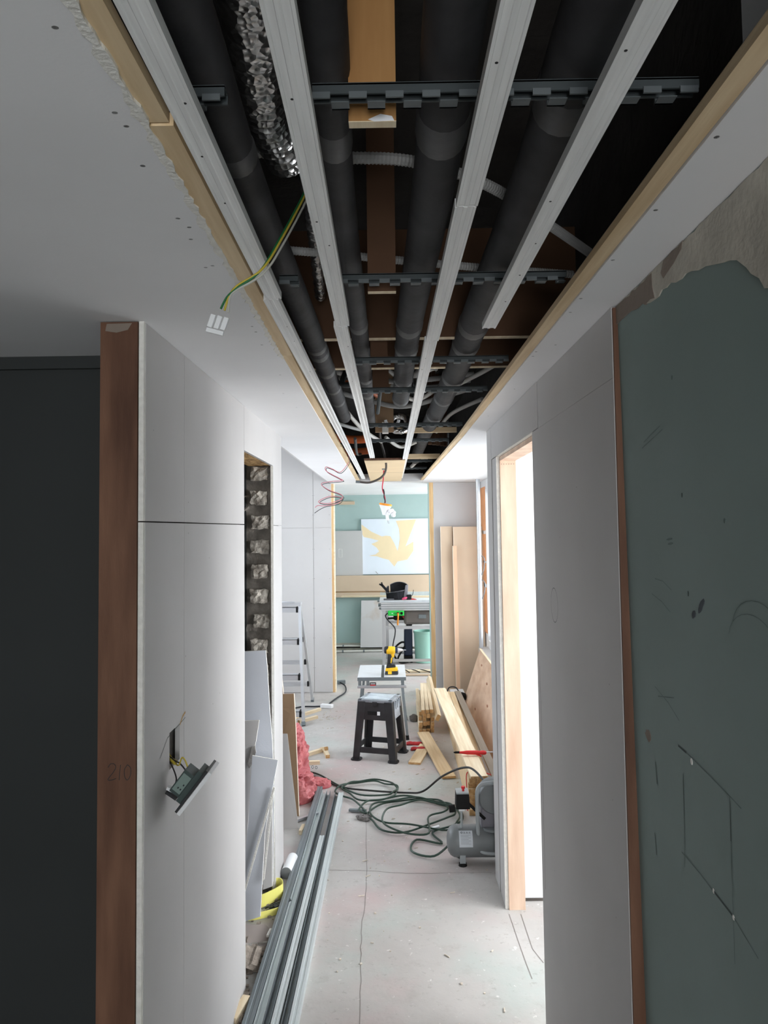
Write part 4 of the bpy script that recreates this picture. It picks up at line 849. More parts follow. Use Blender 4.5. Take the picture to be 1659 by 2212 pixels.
MB().tube(spl([(-0.60, 5.10, .008), (-0.45, 4.94, .008), (-0.323, 4.811, .008), (-0.143, 4.706, .022), (0.086, 4.667, .02), (0.18, 4.55, .07), (0.29, 4.42, .20), (0.40, 4.3, .285), (0.46, 4.22, .29), (0.52, 4.05, .24), (0.545, 3.86, .17)], 8), .006, 8).build('supply_line', HOSEB, hs)
MB().cyl((0.19, 4.10, .02), (0.245, 4.13, .024), .011).build('coupling', ALU, hs)

# compressor
cp = thing('air_compressor', 'grey air compressor with horizontal tank at the right doorway wall', 'compressor', (0.42, 3.74, 0))
yc_, zc_, rt = 3.765, 0.100, 0.076
MB().lathe([(.02, 0), (.045, .004), (.064, .016), (.074, .034), (rt, .05), (rt, .33), (.06, .37), (.02, .385)], (0.262, yc_, zc_), (1, 0, 0), 28).build('tank', TANK, cp)
MB().lathe([(rt + .0008, 0), (rt + .0015, .003), (rt + .0008, .006)], (0.312, yc_, zc_), (1, 0, 0), 28).build('weld_seam', TANK, cp)
for x in (0.335, 0.60):
    ft = MB().box((x - .014, yc_ - .06, 0.012), (x + .014, yc_ - .035, zc_ - .03)).box((x - .014, yc_ + .035, .012), (x + .014, yc_ + .06, zc_ - .03)).build('foot', TANKL, cp)
    for sg in (-1, 1): MB().cyl((x, yc_ + .048 * sg, 0), (x, yc_ + .048 * sg, .014), .021, .018).build('rubber_pad', RUBBER, ft)
def on_tank(x, a, k=1.006): return V((x, yc_ - rt * k * math.cos(a), zc_ + rt * k * math.sin(a)))
mb = MB(); vs = []; fs = []
for i in range(9):
    a = -0.02 + 1.02 * i / 8
    for x in (0.318, 0.384): vs.append(on_tank(x, a))
for i in range(8): fs.append((2 * i, 2 * i + 1, 2 * i + 3, 2 * i + 2))
lbl = mb.add(vs, fs).build('tank_label', LABELM, cp)
mb = MB()
for k in range(4):                                                     # warning symbols in a row
    x = 0.327 + k * .013; ctr = on_tank(x + .004, .86, 1.012); up_ = (on_tank(x + .004, .92, 1.012) - ctr).normalized()
    if k == 0:
        P = [ctr + (V((1, 0, 0)) * math.cos(t) + up_ * math.sin(t)) * .0042 for t in [i * math.pi / 5 for i in range(10)]]; mb.tube(P, .0011, 4, closed=True)
    else:
        P = [ctr + up_ * .0045, ctr - up_ * .0035 + V((.0045, 0, 0)), ctr - up_ * .0035 - V((.0045, 0, 0))]; mb.tube(P, .0009, 4, closed=True); mb.tube([ctr, ctr - up_ * .002], .0009, 4)
for k in range(9):
    a = .70 - k * .065; mb.tube([on_tank(0.326, a, 1.008), on_tank(0.376 - (.012 if k % 3 == 1 else 0), a, 1.008)], .0005, 4)
mb.build('label_print', M('label_grey_ink', (96, 100, 108), .8), lbl)
MB().tube([(0.335, yc_ - .02, zc_ + .07), (0.335, yc_ - .02, 0.262)], .006, 10).build('riser_pipe', TANKL, cp)
MB().box((0.322, yc_ - .035, .255), (0.350, yc_ - .005, .272)).build('manifold', ALU, cp)
sw = MB().prism([(0.306, yc_ - .06, .272), (0.376, yc_ - .06, .272), (0.371, yc_ - .06, .345), (0.309, yc_ - .06, .345)], (0, .075, 0)).build('switch_box', RUBBER, cp, bevel=.004)
MB().box((0.309, yc_ - .058, .345), (0.370, yc_ + .013, .352)).build('cap', TANKL, sw); MB().cyl((0.345, yc_ - .03, .352), (0.345, yc_ - .03, .364), .006).cyl((0.345, yc_ - .03, .364), (0.345, yc_ - .03, .374), .0095).build('stop_knob', RED, sw)
MB().cyl((0.305, yc_ - .02, .265), (0.275, yc_ - .02, .262), .018).build('pressure_gauge', RUBBER, cp)
MB().bar((0.37, yc_ - .03, .29), (0.45, yc_ - .03, .215), .014, .006, up=(0, 1, 0)).build('cable_strap', RUBBER, cp)
hp = [(0.415, yc_ - .05, .10), (0.412, yc_ - .05, .20), (0.410, yc_ - .05, .33), (0.420, yc_ - .05, .375), (0.45, yc_ - .05, .392), (0.52, yc_ - .05, .395), (0.58, yc_ - .05, .38), (0.60, yc_ - .05, .33), (0.605, yc_ - .05, .1)]
MB().tube(spl(hp, 6), .010, 10).build('handle_frame', TANKL, cp)
MB().tube(spl([(0.415, yc_ - .05, .10), (0.425, yc_ - .065, .075), (0.47, yc_ - .07, .065), (0.55, yc_ - .07, .068)], 6), .009, 10).build('frame_rail', TANKL, cp)
MB().lathe([(.03, 0), (.075, .004), (.085, .02), (.085, .07), (.06, .09), (.02, .095)], (0.50, yc_ - .045, .318), (0, 1, 0), 24).build('fan_shroud', TANK, cp)
MB().box((0.43, yc_ - .03, .17), (0.60, yc_ + .06, .315)).build('motor', M('motor_grey', (128, 126, 134), .45, var=.06), cp, bevel=.008)
mb = MB()
for k in range(4): mb.box((0.438 + k * .012, yc_ - .0315, .262), (0.445 + k * .012, yc_ - .029, .285))
mb.box((0.43, yc_ - .0312, .296), (0.6, yc_ - .029, .300)); mb.cyl((0.452, yc_ - .0315, .322), (0.452, yc_ - .029, .322), .005); mb.build('vent_slot', RUBBER, cp)
MB().lathe([(.02, 0), (.05, .003), (.052, .012), (.048, .016)], (0.49, yc_ - .02, .176), (0, 0, -1), 20).build('pump_base', TANK, cp)

ROW = ('bottom', 'second', 'third', 'fourth', 'fifth', 'top')
# the long lumber stack by the bay
def lumber(p0, p1, w_, h_, label, mat=PINE, grp='battens of the long stack by the bay', name='timber_batten', up=(0, 0, 1)):
    return tag(beam(name, p0, p1, w_, h_, mat, up=up, endmat=ENDG), label, 'timber', grp)
for r_ in range(6):
    for c_ in range(3):
        if r_ == 5 and c_ == 2: continue
        x = 0.455 + c_ * 0.042; zz = 0.018 + r_ * 0.036; j_ = R.uniform(-.04, .03)
        lumber((x, 4.36 + j_, zz), (x + .03, 6.5 + R.uniform(-.1, .1), zz), 0.040, 0.034, f"pale timber batten, {ROW[r_]} layer of the long stack, {('left', 'middle', 'right')[c_]} column")
tag(MB().tube(spl([(0.432, 4.42, .0), (0.430, 4.42, .12), (0.432, 4.42, .216), (0.48, 4.42, .22), (0.52, 4.42, .221), (0.585, 4.42, .20)], 5), .003, 6).build('bundle_strap', RED), 'red strap tied round the near end of the timber stack', 'strap')
lumber((0.487, 4.27, .238), (0.395, 6.22, .318), 0.095, 0.016, 'long pale plank resting on top of the timber stack', PALE, None, 'long_plank')
lumber((0.60, 4.30, .20), (0.575, 6.6, .21), 0.05, 0.016, 'grey weathered plank on the timber stack beside the plywood', M('grey_plank', (150, 140, 128), .8, var=.1, scale=5, stretch=(9, .6, 9)), None, 'long_plank')
# small bundle of laths
for r_ in range(5):
    for c_ in range(4):
        if (r_ == 4 and c_ == 3) or (r_ == 3 and c_ == 2): continue
        x = 0.228 + c_ * .031; zz = .016 + r_ * .034
        if r_ == 1 and c_ in (1, 2): continue
        lumber((x + R.uniform(-.002, .002), 6.04 + R.uniform(-.04, .05), zz), (x + .006, 6.95 + R.uniform(-.1, .05), zz), .028, .031, f"short pale lath, {ROW[r_]} layer of the bundle by the workbench, {('leftmost', 'second', 'third', 'rightmost')[c_]} column", PALE, 'laths in the short bundle', 'timber_lath')
for c_ in range(3):
    lumber((0.246 + c_ * .034, 5.99 + .01 * c_, .188), (0.275 + c_ * .026, 6.9, .215), .027, .028, ('left', 'middle', 'right')[c_] + ' one of three laths on top of the short bundle', PALE, 'top laths of the short bundle', 'timber_lath')
lumber((0.362, 5.95, .15), (0.345, 7.0, .25), .03, .05, 'lath leaning on the right side of the short bundle', PALE, None, 'timber_lath', up=(.5, 0, 1))
# planks on the floor
lumber((0.367, 4.965, .012), (0.242, 5.955, .035), .092, .014, 'long plank lying slanted on the floor toward the timber stack', PINE, 'planks on the floor', 'floor_plank')
lumber((0.150, 5.275, .008), (0.250, 5.72, .008), .086, .014, 'short plank lying under the slanted plank', PINE, 'planks on the floor', 'floor_plank')
for k, (x, y, a) in enumerate(((0.215, 5.62, .3), (0.185, 5.76, -.2))):
    mb = crumple('', (x, y, 0), .045, .028, .018, REDD, 31 + k, .012, 24, 10); g_ = tag(mb.build('work_glove', REDD, smooth=True), ('nearer' if k == 0 else 'farther') + ' red work glove on the floor beside the planks', 'glove')
    for f_ in range(4):
        MB().tube(spl([(x - .03, y - .02 + f_ * .013, .008), (x - .055, y - .024 + f_ * .015, .012), (x - .078, y - .02 + f_ * .012, .006)], 4), .007, 8).build('finger', REDD, g_)
# leaning plywood sheet and red gun
slab_pts = [(0.655, 4.75, 0.0), (0.665, 7.06, 0.0), (0.835, 7.06, 0.50), (0.835, 4.75, 0.50)]
o = MB().prism(slab_pts, (0.016, 0, -0.005)).build('plywood_sheet', PLYS); tag(o, 'knotty pinkish plywood sheet leaning along the bay parapet', 'plywood'); o.location.z += 0.006
MB().bar((0.838, 4.75, .508), (0.838, 7.06, .508), .018, .004).build('sheet_edge', PALE, o)
for yk, zk in ((6.2, .36), (6.7, .42), (5.9, .25), (6.35, .12), (5.5, .3)):
    t_ = zk / .5; cpt = V((0.66 + .172 * t_ - .001, yk, zk)); P = [cpt + V((-.001 + .0025 * math.sin(a) * 1.0, .03 * math.cos(a), .009 * math.sin(a))) for a in [i * math.pi / 5 for i in range(10)]]
    MB().prism(P, (.003, 0, 0)).build('knot', M('wood_knot', (172, 124, 100), .8, var=.1), o)
rt_ = thing('caulking_gun', 'red handled tool lying across the timber stack', 'tool', (0.48, 4.62, .24))
MB().lathe([(.006, 0), (.009, .03), (.012, .05), (.013, .10), (.011, .13), (.014, .15), (.011, .165), (.004, .17)], (0.402, 4.6, .281), (1, .02, -.02), 12).build('handle', RED, rt_); MB().lathe([(.003, 0), (.006, .01), (.007, .035)], (0.371, 4.6, .282), (1, 0, 0), 10).build('tip', RUBBER, rt_); MB().cyl((0.57, 4.603, .279), (0.68, 4.606, .283), .0035).build('rod', ALU, rt_)
MB().bar((0.50, 4.6, .275), (0.54, 4.6, .258), .008, .016, up=(0, 1, 0)).build('trigger', RED, rt_)

# black plastic stool
def stool():
    cx, cy = -0.092, 5.487; ang = -0.29
    root = thing('step_stool', 'black plastic stool with dusty slatted seat and painted window sheen in the middle of the corridor', 'stool', (cx, cy, 0)); root.rotation_euler[2] = ang
    H, tw, td, bw, bd = 0.425, .128, .118, .162, .150       # half sizes at top and bottom
    def at(u, v, z):                                          # tapering body
        k = z / H; return V((u * (bw + (tw - bw) * k), v * (bd + (td - bd) * k), z))
    def B(mb, name, mat, par=root, bev=0.0, sm=None):
        o = mb; me = bpy.data.meshes.new(name); me.from_pydata([tuple(q) for q in o.v], [], o.f); me.update(); fixnormals(me)
        if sm if sm is not None else o.sm:
            me.polygons.foreach_set('use_smooth', [True] * len(me.polygons)); me.set_sharp_from_angle(angle=math.radians(40))
        me.materials.append(mat); ob = bpy.data.objects.new(name, me); COL.objects.link(ob); ob.parent = par
        if bev: m_ = ob.modifiers.new('bevel', 'BEVEL'); m_.width = bev; m_.segments = 3; m_.limit_method = 'ANGLE'
        return ob
    # seat: rim plus slats
    mb = MB(); mb.prism([(-tw, -td, H - .012), (tw, -td, H - .012), (tw, td, H - .012), (-tw, td, H - .012)], (0, 0, .007))
    mb.box((-tw, -td, H - .02), (tw, -td + .03, H)).box((-tw, td - .03, H - .02), (tw, td, H)).box((-tw, -td, H - .02), (-tw + .03, td, H)).box((tw - .03, -td, H - .02), (tw, td, H))
    seat = B(mb, 'seat', DUSTSHEEN, bev=.006)
    for k in range(6):
        yy = -td + .045 + k * .029; B(MB().box((-tw + .032, yy - .009, H - .006), (tw - .032, yy + .009, H + .002)), 'slat', SLATM, seat, .002)
    # legs: tapered angle sections
    for su in (-1, 1):
        for sv in (-1, 1):
            P = []
            for z in (0.0, H - .01):
                c = at(su, sv, z); wl_ = .050 + .012 * z / H; t = .014
                P.append([c, c - V((su * wl_, 0, 0)), c - V((su * wl_, -(-sv) * -t if False else 0, 0)) + V((0, -sv * t, 0)), c + V((-su * t, -sv * t, 0)), c + V((-su * t, -sv * wl_, 0)), c + V((0, -sv * wl_, 0))])
            vs = P[0] + P[1]; n = 6
            fs = [tuple(range(n)), tuple(range(n, 2 * n))] + [(i, (i + 1) % n, n + (i + 1) % n, n + i) for i in range(n)]
            lg = B(MB().add(vs, fs), 'leg', BLACKP, bev=.006); c = at(su, sv, 0) + V((-su * .024, -sv * .024, 0))
            B(MB().prism([c + V((a * .036, b * .036, 0)) for a, b in ((-1, -.6), (-.6, -1), (.6, -1), (1, -.6), (1, .6), (.6, 1), (-.6, 1), (-1, .6))], (0, 0, .012)), 'foot_pad', BLACKP, lg)
    # aprons and stretchers
    def side(v0, fixed, sgn, z0, z1, name, u0=-.74, u1=.74, mat=BLACKP):
        q = []
        for z, (a, b) in ((z0, (u0, u1)), (z1, (u0, u1))):
            for uu in (a, b): q.append(at(uu, sgn, z) if fixed == 'v' else at(sgn, uu, z))
        inn = V((0, -sgn * .010, 0)) if fixed == 'v' else V((-sgn * .010, 0, 0))
        return B(MB().prism([q[0], q[1], q[3], q[2]], inn), name, mat, bev=.003)
    for fx in ('v', 'u'):
        for s_ in (-1, 1):
            side(0, fx, s_ * .985, .285, H - .012, 'apron', mat=DUSTSHEEN if (fx == 'u' and s_ > 0) else BLACKP); side(0, fx, s_ * .97, .055, .095, 'stretcher')  # window-side apron gets the paler colour, light painted on
    q = at(0, -1, .335); B(MB().box((-.05, q.y - .004, .322), (.02, q.y + .004, .346)), 'label_slot', RUBBER); B(MB().box((.022, q.y - .005, .322), (.042, q.y + .004, .346)), 'slot_gap', WHITE)
    B(MB().box((-.018, -td - .004, H - .045), (.018, -td + .004, H - .012)), 'catch', BLACKP, bev=.003)
    for k in range(4):
        yy = -.07 + k * .045; q = at(1, 0, H - .05); B(MB().box((q.x - .003, yy - .008, H - .075), (q.x + .006, yy + .008, H - .015)), 'grip_rib', DUSTSHEEN, bev=.004)  # ribs in the paler colour stand for highlights from the window
    return root
stool()

# folding aluminium work platform
wb_ = thing('folding_work_platform', 'folding aluminium work platform carrying the drill behind the stool', 'work platform', (-0.07, 6.17, 0))
x0, x1, y0, y1, zt = -0.272, 0.112, 5.93, 6.45, 0.48
MB().box((x0, y0, zt - .006), (-0.085, y1, zt)).build('deck_plate', ALUW, wb_, bevel=.003); MB().box((-0.062, y0, zt - .006), (x1, y1, zt)).build('deck_plate', ALUW, wb_, bevel=.003); MB().box((-0.085, y0, zt - .010), (-0.062, y1, zt - .004)).build('deck_slot', CARR, wb_)
MB().box((x0, y0 - .004, zt - .03), (x1, y0 + .012, zt - .004)).box((x0, y1 - .012, zt - .03), (x1, y1 + .004, zt - .004)).build('deck_rim', GALVD, wb_); MB().box((x0, y0, zt - .03), (x0 + .012, y1, zt - .006)).box((x1 - .012, y0, zt - .03), (x1, y1, zt - .006)).build('deck_rim', GALVD, wb_)
for yy in (y0 + .004, y1 - .004):
    mb = MB()
    for xx in (x0 + .018, -0.19, 0.085): mb.box((xx - .012, yy - .006, zt - .075), (xx + .012, yy + .006, zt - .028))
    mb.build('bracket', GALVD, wb_); MB().box((x0 - .002, yy - .012, zt - .088), (x1 + .004, yy + .012, zt - .066)).build('cross_rail', ALU, wb_, bevel=.004)
lbp = MB().box((-0.175, y0 - .006, zt - .068), (-0.125, y0 - .001, zt - .042)).build('maker_plate', BLACKP, wb_); MB().box((-0.17, y0 - .0068, zt - .067), (-0.13, y0 - .006, zt - .060)).build('plate_stripe', RED, lbp); MB().box((-0.168, y0 - .0068, zt - .055), (-0.132, y0 - .006, zt - .050)).build('plate_lettering', WHITE, lbp)
for sx, xx in ((-1, x0 + .035), (1, x1 - .03)):
    for sy, yy in ((-1, y0 + .01), (1, y1 - .01)):
        lg = MB().bar((xx, yy, zt - .08), (xx + sx * .035, yy + sy * .05, .018), .02, .028, up=(0, 1, 0)).build('leg', GALVD, wb_)
        MB().bar((xx + sx * .0325, yy + sy * .047, .034), (xx + sx * .0355, yy + sy * .0505, .0), .026, .034, up=(0, 1, 0)).build('foot_cap', RUBBER, lg)
    MB().bar((xx + sx * .02, y0 - .015, .22), (xx + sx * .02, y1 + .015, .22), .012, .02).build('side_brace', ALU, wb_)
MB().box((x0 + .06, y1 + .02, .19), (x1 - .05, y1 + .032, .215)).build('rear_brace', ALU, wb_)

# cordless drill
dr = thing('cordless_drill', 'yellow and black cordless drill standing on the work platform', 'drill', (-0.005, 6.04, .48)); zb = .48; yd = 6.04
MB().prism([(-0.055, yd - .037, zb), (0.050, yd - .037, zb), (0.054, yd - .037, zb + .018), (0.05, yd - .037, zb + .028), (-0.052, yd - .037, zb + .028)], (0, .074, 0)).build('battery_base', BLACKP, dr, bevel=.004)
MB().prism([(-0.053, yd - .036, zb + .028), (0.046, yd - .036, zb + .028), (0.050, yd - .036, zb + .046), (0.030, yd - .036, zb + .058), (-0.045, yd - .036, zb + .052)], (0, .072, 0)).build('battery', YELLOW, dr, bevel=.004)
MB().box((-0.03, yd - .0385, zb + .006), (0.0, yd - .0365, zb + .030)).build('battery_panel', YELLOW, dr)
MB().prism([(-0.045, yd - .032, zb + .052), (0.034, yd - .032, zb + .058), (0.028, yd - .032, zb + .078), (-0.036, yd - .032, zb + .086)], (0, .064, 0)).build('grip_foot', BLACKP, dr, bevel=.004)
MB().prism([(-0.036, yd - .018, zb + .080), (-0.002, yd - .018, zb + .080), (0.004, yd - .018, zb + .150), (-0.028, yd - .018, zb + .160)], (0, .036, 0)).build('grip', BLACKP, dr, bevel=.008)
MB().prism([(-0.010, yd - .0195, zb + .088), (-0.001, yd - .0195, zb + .088), (0.010, yd - .0195, zb + .14), (-0.006, yd - .0195, zb + .13)], (0, .039, 0)).build('grip_insert', YELLOW, dr, bevel=.003)
MB().prism([(0.0, yd - .014, zb + .130), (0.022, yd - .014, zb + .138), (0.024, yd - .014, zb + .165), (-0.004, yd - .014, zb + .165)], (0, .028, 0)).build('trigger', YELLOW, dr, bevel=.004)
MB().lathe([(.018, -.058), (.027, -.052), (.030, -.035), (.030, -.022)], (-0.002, yd, zb + .192), (1, 0, 0), 20).build('motor_cap', BLACKP, dr)
MB().lathe([(.030, -.036), (.0315, -.02), (.0315, .01), (.028, .028), (.024, .034)], (-0.004, yd, zb + .190), (1, 0, 0), 20).build('motor_housing', YELLOW, dr)
MB().lathe([(.024, .0), (.023, .018), (.021, .02)], (0.030, yd, zb + .190), (1, 0, 0), 20).build('torque_collar', NAVY, dr); MB().lathe([(.019, 0), (.018, .012), (.012, .03), (.007, .042)], (0.050, yd, zb + .190), (1, 0, 0), 18).build('chuck', ALU, dr); MB().cyl((0.09, yd, zb + .190), (0.118, yd, zb + .190), .0035).build('bit', ALU, dr)

# step ladder
ld = thing('step_ladder', 'aluminium step ladder standing in the left bay', 'ladder', (-0.95, 6.78, 0))
fr0, frt, rr0 = V((-0.748, 6.332, 0)), V((-0.825, 6.74, .985)), V((-0.765, 7.222, 0)); wdt = V((-.42, 0, 0)); spread = V((-.10, 0, 0))
for s_, (a, b, c_) in enumerate(((fr0, frt, rr0), (fr0 + wdt + spread * .8, frt + wdt + V((.07, 0, 0)), rr0 + wdt + spread * .8))):
    r1 = MB().bar(a, b, .024, .05, up=(0, 1, 0)).build('front_rail', ALU, ld); MB().bar(a, a.lerp(b, .03), .03, .056, up=(0, 1, 0)).build('rubber_foot', GALVD, r1)
    r2 = MB().bar(c_, b + V((0, .03, -.02)), .022, .04, up=(0, 1, 0)).build('rear_rail', ALU, ld); MB().bar(c_, c_.lerp(b, .03), .028, .046, up=(0, 1, 0)).build('rubber_foot', GALVD, r2)
for zz in (.115, .40, .685, .955):
    k = zz / .985; a = fr0.lerp(frt, k); b = a + wdt + spread * .8 * (1 - k) + V((.07, 0, 0)) * k
    s_ = MB().box((b.x, a.y - .035, zz - .045), (a.x - .012, a.y - .03, zz)).box((b.x, a.y - .035, zz - .004), (a.x - .012, a.y + .045, zz)).build('step', ALU, ld); MB().box((a.x - .030, a.y - .037, zz - .047), (a.x - .010, a.y + .046, zz + .001)).build('step_cap', RUBBER, s_)
for zz in (.21, .435, .66):
    k = zz / .985; a = rr0.lerp(frt, k); b = a + wdt + spread * .8 * (1 - k) + V((.07, 0, 0)) * k
    s_ = MB().box((b.x, a.y - .02, zz - .04), (a.x - .008, a.y - .015, zz)).build('rear_step', ALU, ld); MB().box((a.x - .026, a.y - .022, zz - .042), (a.x - .008, a.y + .02, zz + .001)).build('step_cap', RUBBER, s_)
MB().box((-1.16, 6.70, .97), (-0.81, 6.80, .992)).build('top_tray', ALU, ld); MB().tube(spl([(-1.0, 6.72, 1.0), (-0.95, 6.71, 1.003), (-0.87, 6.73, 1.0)], 5), .006, 6).build('top_bar', ALU, ld)
tag(MB().tube(spl([(-0.98, 6.80, .008), (-0.85, 6.95, .012), (-0.72, 6.96, .012), (-0.64, 6.97, .012)], 6), .007, 8).build('power_cord', INK), 'dark cord on the floor behind the ladder', 'cord')
so = tag(MB().bar((-0.66, 6.97, .018), (-0.55, 6.93, .018), .05, .034).build('socket_block', WHITE, bevel=.006), 'white socket block on the floor beside the ladder', 'socket block')
tag(MB().tube(spl([(-0.60, 7.05, .008), (-0.54, 7.3, .010), (-0.47, 7.55, .012), (-0.49, 7.85, .012), (-0.55, 7.98, .02)], 6), .007, 8).build('power_cord', INK), 'grey cord bending round the end of the left partition', 'cord')
tag(MB().bar((-0.58, 8.0, .02), (-0.50, 8.02, .02), .04, .035).build('plug', GALVD), 'grey plug at the end of the cord behind the left partition', 'plug')

# boards leaning on the right partition
def leanboard(x0, x1, y, h, t, label, lean=.09, mat=MDF):
    o = MB().prism([(x0, y, 0.0), (x1, y, 0.0), (x1, y + lean, h), (x0, y + lean, h)], (0, t, 0)).build('mdf_board', mat)
    tag(o, label, 'board', 'tan boards leaning on the partition'); MB().prism([(x0 - .0035, y, 0.0), (x0, y, 0.0), (x0, y + lean, h), (x0 - .0035, y + lean, h)], (0, t, 0)).build('cut_edge', MDFE, o); return o
leanboard(0.515, 0.63, 7.42, 1.665, .018, 'leftmost tan board leaning beside the timber post'); leanboard(0.535, 0.93, 7.46, 1.655, .015, 'tan board behind the leftmost one', .085)
leanboard(0.640, 0.93, 7.375, 1.66, .018, 'broad tan board leaning at the right of the stack'); leanboard(0.628, 0.665, 7.31, 1.47, .018, 'narrow shorter tan strip leaning on the broad board', .11, M('pinkish_strip', (220, 184, 154), .8, var=.05))
pl = tag(MB().cyl((0.862, 7.18, .50), (0.860, 7.18, 2.118), .021, n=18).build('steel_prop', ALU), 'bright vertical metal pole standing on the bay parapet', 'pole')
for z_, lb in ((1.28, 0), (1.05, 1)): MB().tube(spl([(0.872, 7.17, z_ + .1), (0.905, 7.15, z_ + .07), (0.90, 7.15, z_ - .02), (0.878, 7.17, z_ - .09)], 6), .004, 6).build('loose_wire', GALVD, pl)
tl = thing('tool_pile', 'black and white power tool lying behind the timber stack', 'power tool', (0.60, 6.95, 0))
MB().box((0.565, 6.85, .0), (0.645, 7.02, .03)).build('tool_base', GALVD, tl, bevel=.004); MB().lathe([(.02, 0), (.04, .01), (.042, .09), (.03, .12)], (0.565, 6.95, .085), (1, .2, 0), 16).build('motor', RUBBER, tl); MB().box((0.59, 6.88, .03), (0.64, 6.98, .12)).build('guard', ALU, tl, bevel=.008); MB().tube(spl([(0.63, 7.0, .11), (0.60, 7.06, .15), (0.54, 7.1, .14), (0.52, 7.16, .06)], 6), .006, 6).build('cord', INK, tl)
tag(MB().box((0.56, 7.12, 0), (0.69, 7.28, .09)).build('white_box', WHITE, bevel=.006), 'white box behind the power tool', 'box')
tag(boxo('white_tray', (0.585, 6.62, 0), (0.655, 6.80, .02), WHITE), 'white tray in front of the power tool', 'tray')
mb = crumple('', (0.185, 6.45, 0), .03, .04, .05, CONC, 61, .02, 18, 8); tag(mb.build('debris_clump', CONC), 'grey scrap clump beside the lath bundle', 'scrap')

# ------------------------------------------------------------------ far room
pn = tag(MB().box((-0.392, 10.165, 1.03), (0.75, 10.195, 1.785)).build('printed_panel', LEAFW), 'white panel printed with a cream leaf motif on the green wall', 'panel')
leaf = [[(0.056, 1.132), (0.10, 1.20), (0.234, 1.225), (0.318, 1.343), (0.32, 1.469), (0.212, 1.407), (0.363, 1.772), (0.084, 1.757), (0.125, 1.65), (0.135, 1.52), (0.12, 1.42), (0.103, 1.345), (0.06, 1.45), (0.005, 1.549), (-0.06, 1.555), (-0.109, 1.545), (-0.25, 1.61), (-0.388, 1.712), (-0.386, 1.60), (-0.36, 1.541), (-0.268, 1.521), (-0.154, 1.488), (-0.20, 1.465), (-0.256, 1.445), (-0.18, 1.39), (-0.15, 1.34), (-0.20, 1.30), (-0.29, 1.285), (-0.18, 1.275), (-0.10, 1.245), (-0.02, 1.225)]]
for s_ in leaf:
    import mathutils.geometry as mg
    tri = mg.tessellate_polygon([[V((x, z, 0)) for x, z in s_]])
    MB().add([(x, 10.1642, z) for x, z in s_], [tuple(t) for t in tri]).build('leaf_motif', LEAFY, pn)
MB().tube([(-0.2, 10.163, 1.07), (-0.17, 10.163, 1.035)], .004, 5).build('scuff', COND, pn)
gb = tag(MB().box((-0.90, 10.14, 1.02), (-0.376, 10.164, 1.628)).build('wall_board', GYP), 'grey board with a cut rectangle on the green wall', 'board')
wall_mark(gb, [(-0.70, 10.14, 1.38), (-0.655, 10.14, 1.38), (-0.655, 10.14, 1.27), (-0.70, 10.14, 1.27), (-0.70, 10.14, 1.38)], .004, GYPC, 'cut_outline', (0, -1, 0))
tag(beam('wall_batten', (-0.70, 10.185, 2.01), (-0.479, 10.185, 2.01), .03, .045, MDF), 'tan batten screwed high on the green wall', 'batten')
tag(boxo('mdf_strip', (-1.0, 10.10, .728), (0.9, 10.13, 1.02), MDF), 'long tan board standing on edge along the far wall', 'board')
tag(MB().prism([(-0.417, 10.06, 0.06), (0.62, 10.06, 0.06), (0.62, 10.12, .68), (-0.40, 10.12, .68)], (0, .015, 0)).build('stained_board', STAINB), 'white board with a rusty stain leaning below the tan board', 'board')
for i, (y, z, r_, lb) in enumerate(((10.13, .075, .012, 'upper white pipe along the foot of the green wall'), (9.95, .02, .013, 'lower white pipe lying on the floor along the far wall'))):
    p_ = tag(MB().cyl((-1.6, y, z), (0.35, y - .05 + .15 * i, z), r_, n=10).build('floor_pipe', CONDL), lb, 'pipe')
    for k in range(7): xx = -1.5 + k * .28; MB().cyl((xx, y - (xx + 1.6) / 1.95 * (.05 - .15 * i), z), (xx + .02, y - (xx + 1.62) / 1.95 * (.05 - .15 * i), z), r_ * 1.35, n=10).build('pipe_clip', GALVD, p_)
    MB().box((-1.6, y + .006, max(0, z - .035)), (0.3, y + .012, z - .012)).build('pipe_bracket', GAP, p_) if i == 0 else None
struct(boxo('baseboard_back', (-1.7, 10.185, 0.0), (2.2, 10.2, .10), PLASTER), 'unpainted strip along the foot of the far wall')

ts = thing('table_saw', 'aluminium table saw on a frame in the far room', 'table saw', (0.35, 9.0, 0))
MB().box((-0.118, 8.87, .675), (0.95, 8.95, .770)).build('front_rail', ALU, ts, bevel=.004)
mb = MB()
for z_ in (.695, .722, .75): mb.box((-0.118, 8.868, z_), (0.95, 8.871, z_ + .006))
mb.build('rail_groove', GALVD, ts)
MB().box((-0.135, 8.95, .765), (0.95, 9.5, .790)).build('table_top', ALUW, ts); MB().box((-0.135, 9.46, .79), (0.95, 9.5, .845)).build('rear_fence', GALV, ts)
MB().lathe([(.001, 0), (.14, .001), (.14, .003), (.001, .004)], (0.25, 8.99, .668), (0, 1, 0), 36).build('blade_guard', RED, ts)
MB().box((0.155, 8.93, .50), (0.56, 9.3, .675)).build('motor_housing', M('motor_housing_grey', (112, 106, 102), .5, var=.06), ts, bevel=.03)
MB().lathe([(.05, 0), (.06, .02), (.06, .12), (.04, .14)], (0.03, 9.05, .60), (1, 0, 0), 16).build('motor', RUBBER, ts); MB().bar((-0.04, 8.95, .575), (0.05, 8.95, .58), .03, .022).build('crank_handle', RUBBER, ts)
MB().box((0.33, 8.915, .575), (0.42, 8.93, .62)).build('housing_plate', GALVD, ts); MB().cyl((-0.16, 8.9, .79), (-0.135, 8.9, .79), .014).cyl((-0.15, 8.92, .74), (-0.12, 8.92, .74), .02).cyl((-0.14, 8.9, .70), (-0.118, 8.9, .70), .012).build('rail_knob', GALVD, ts)
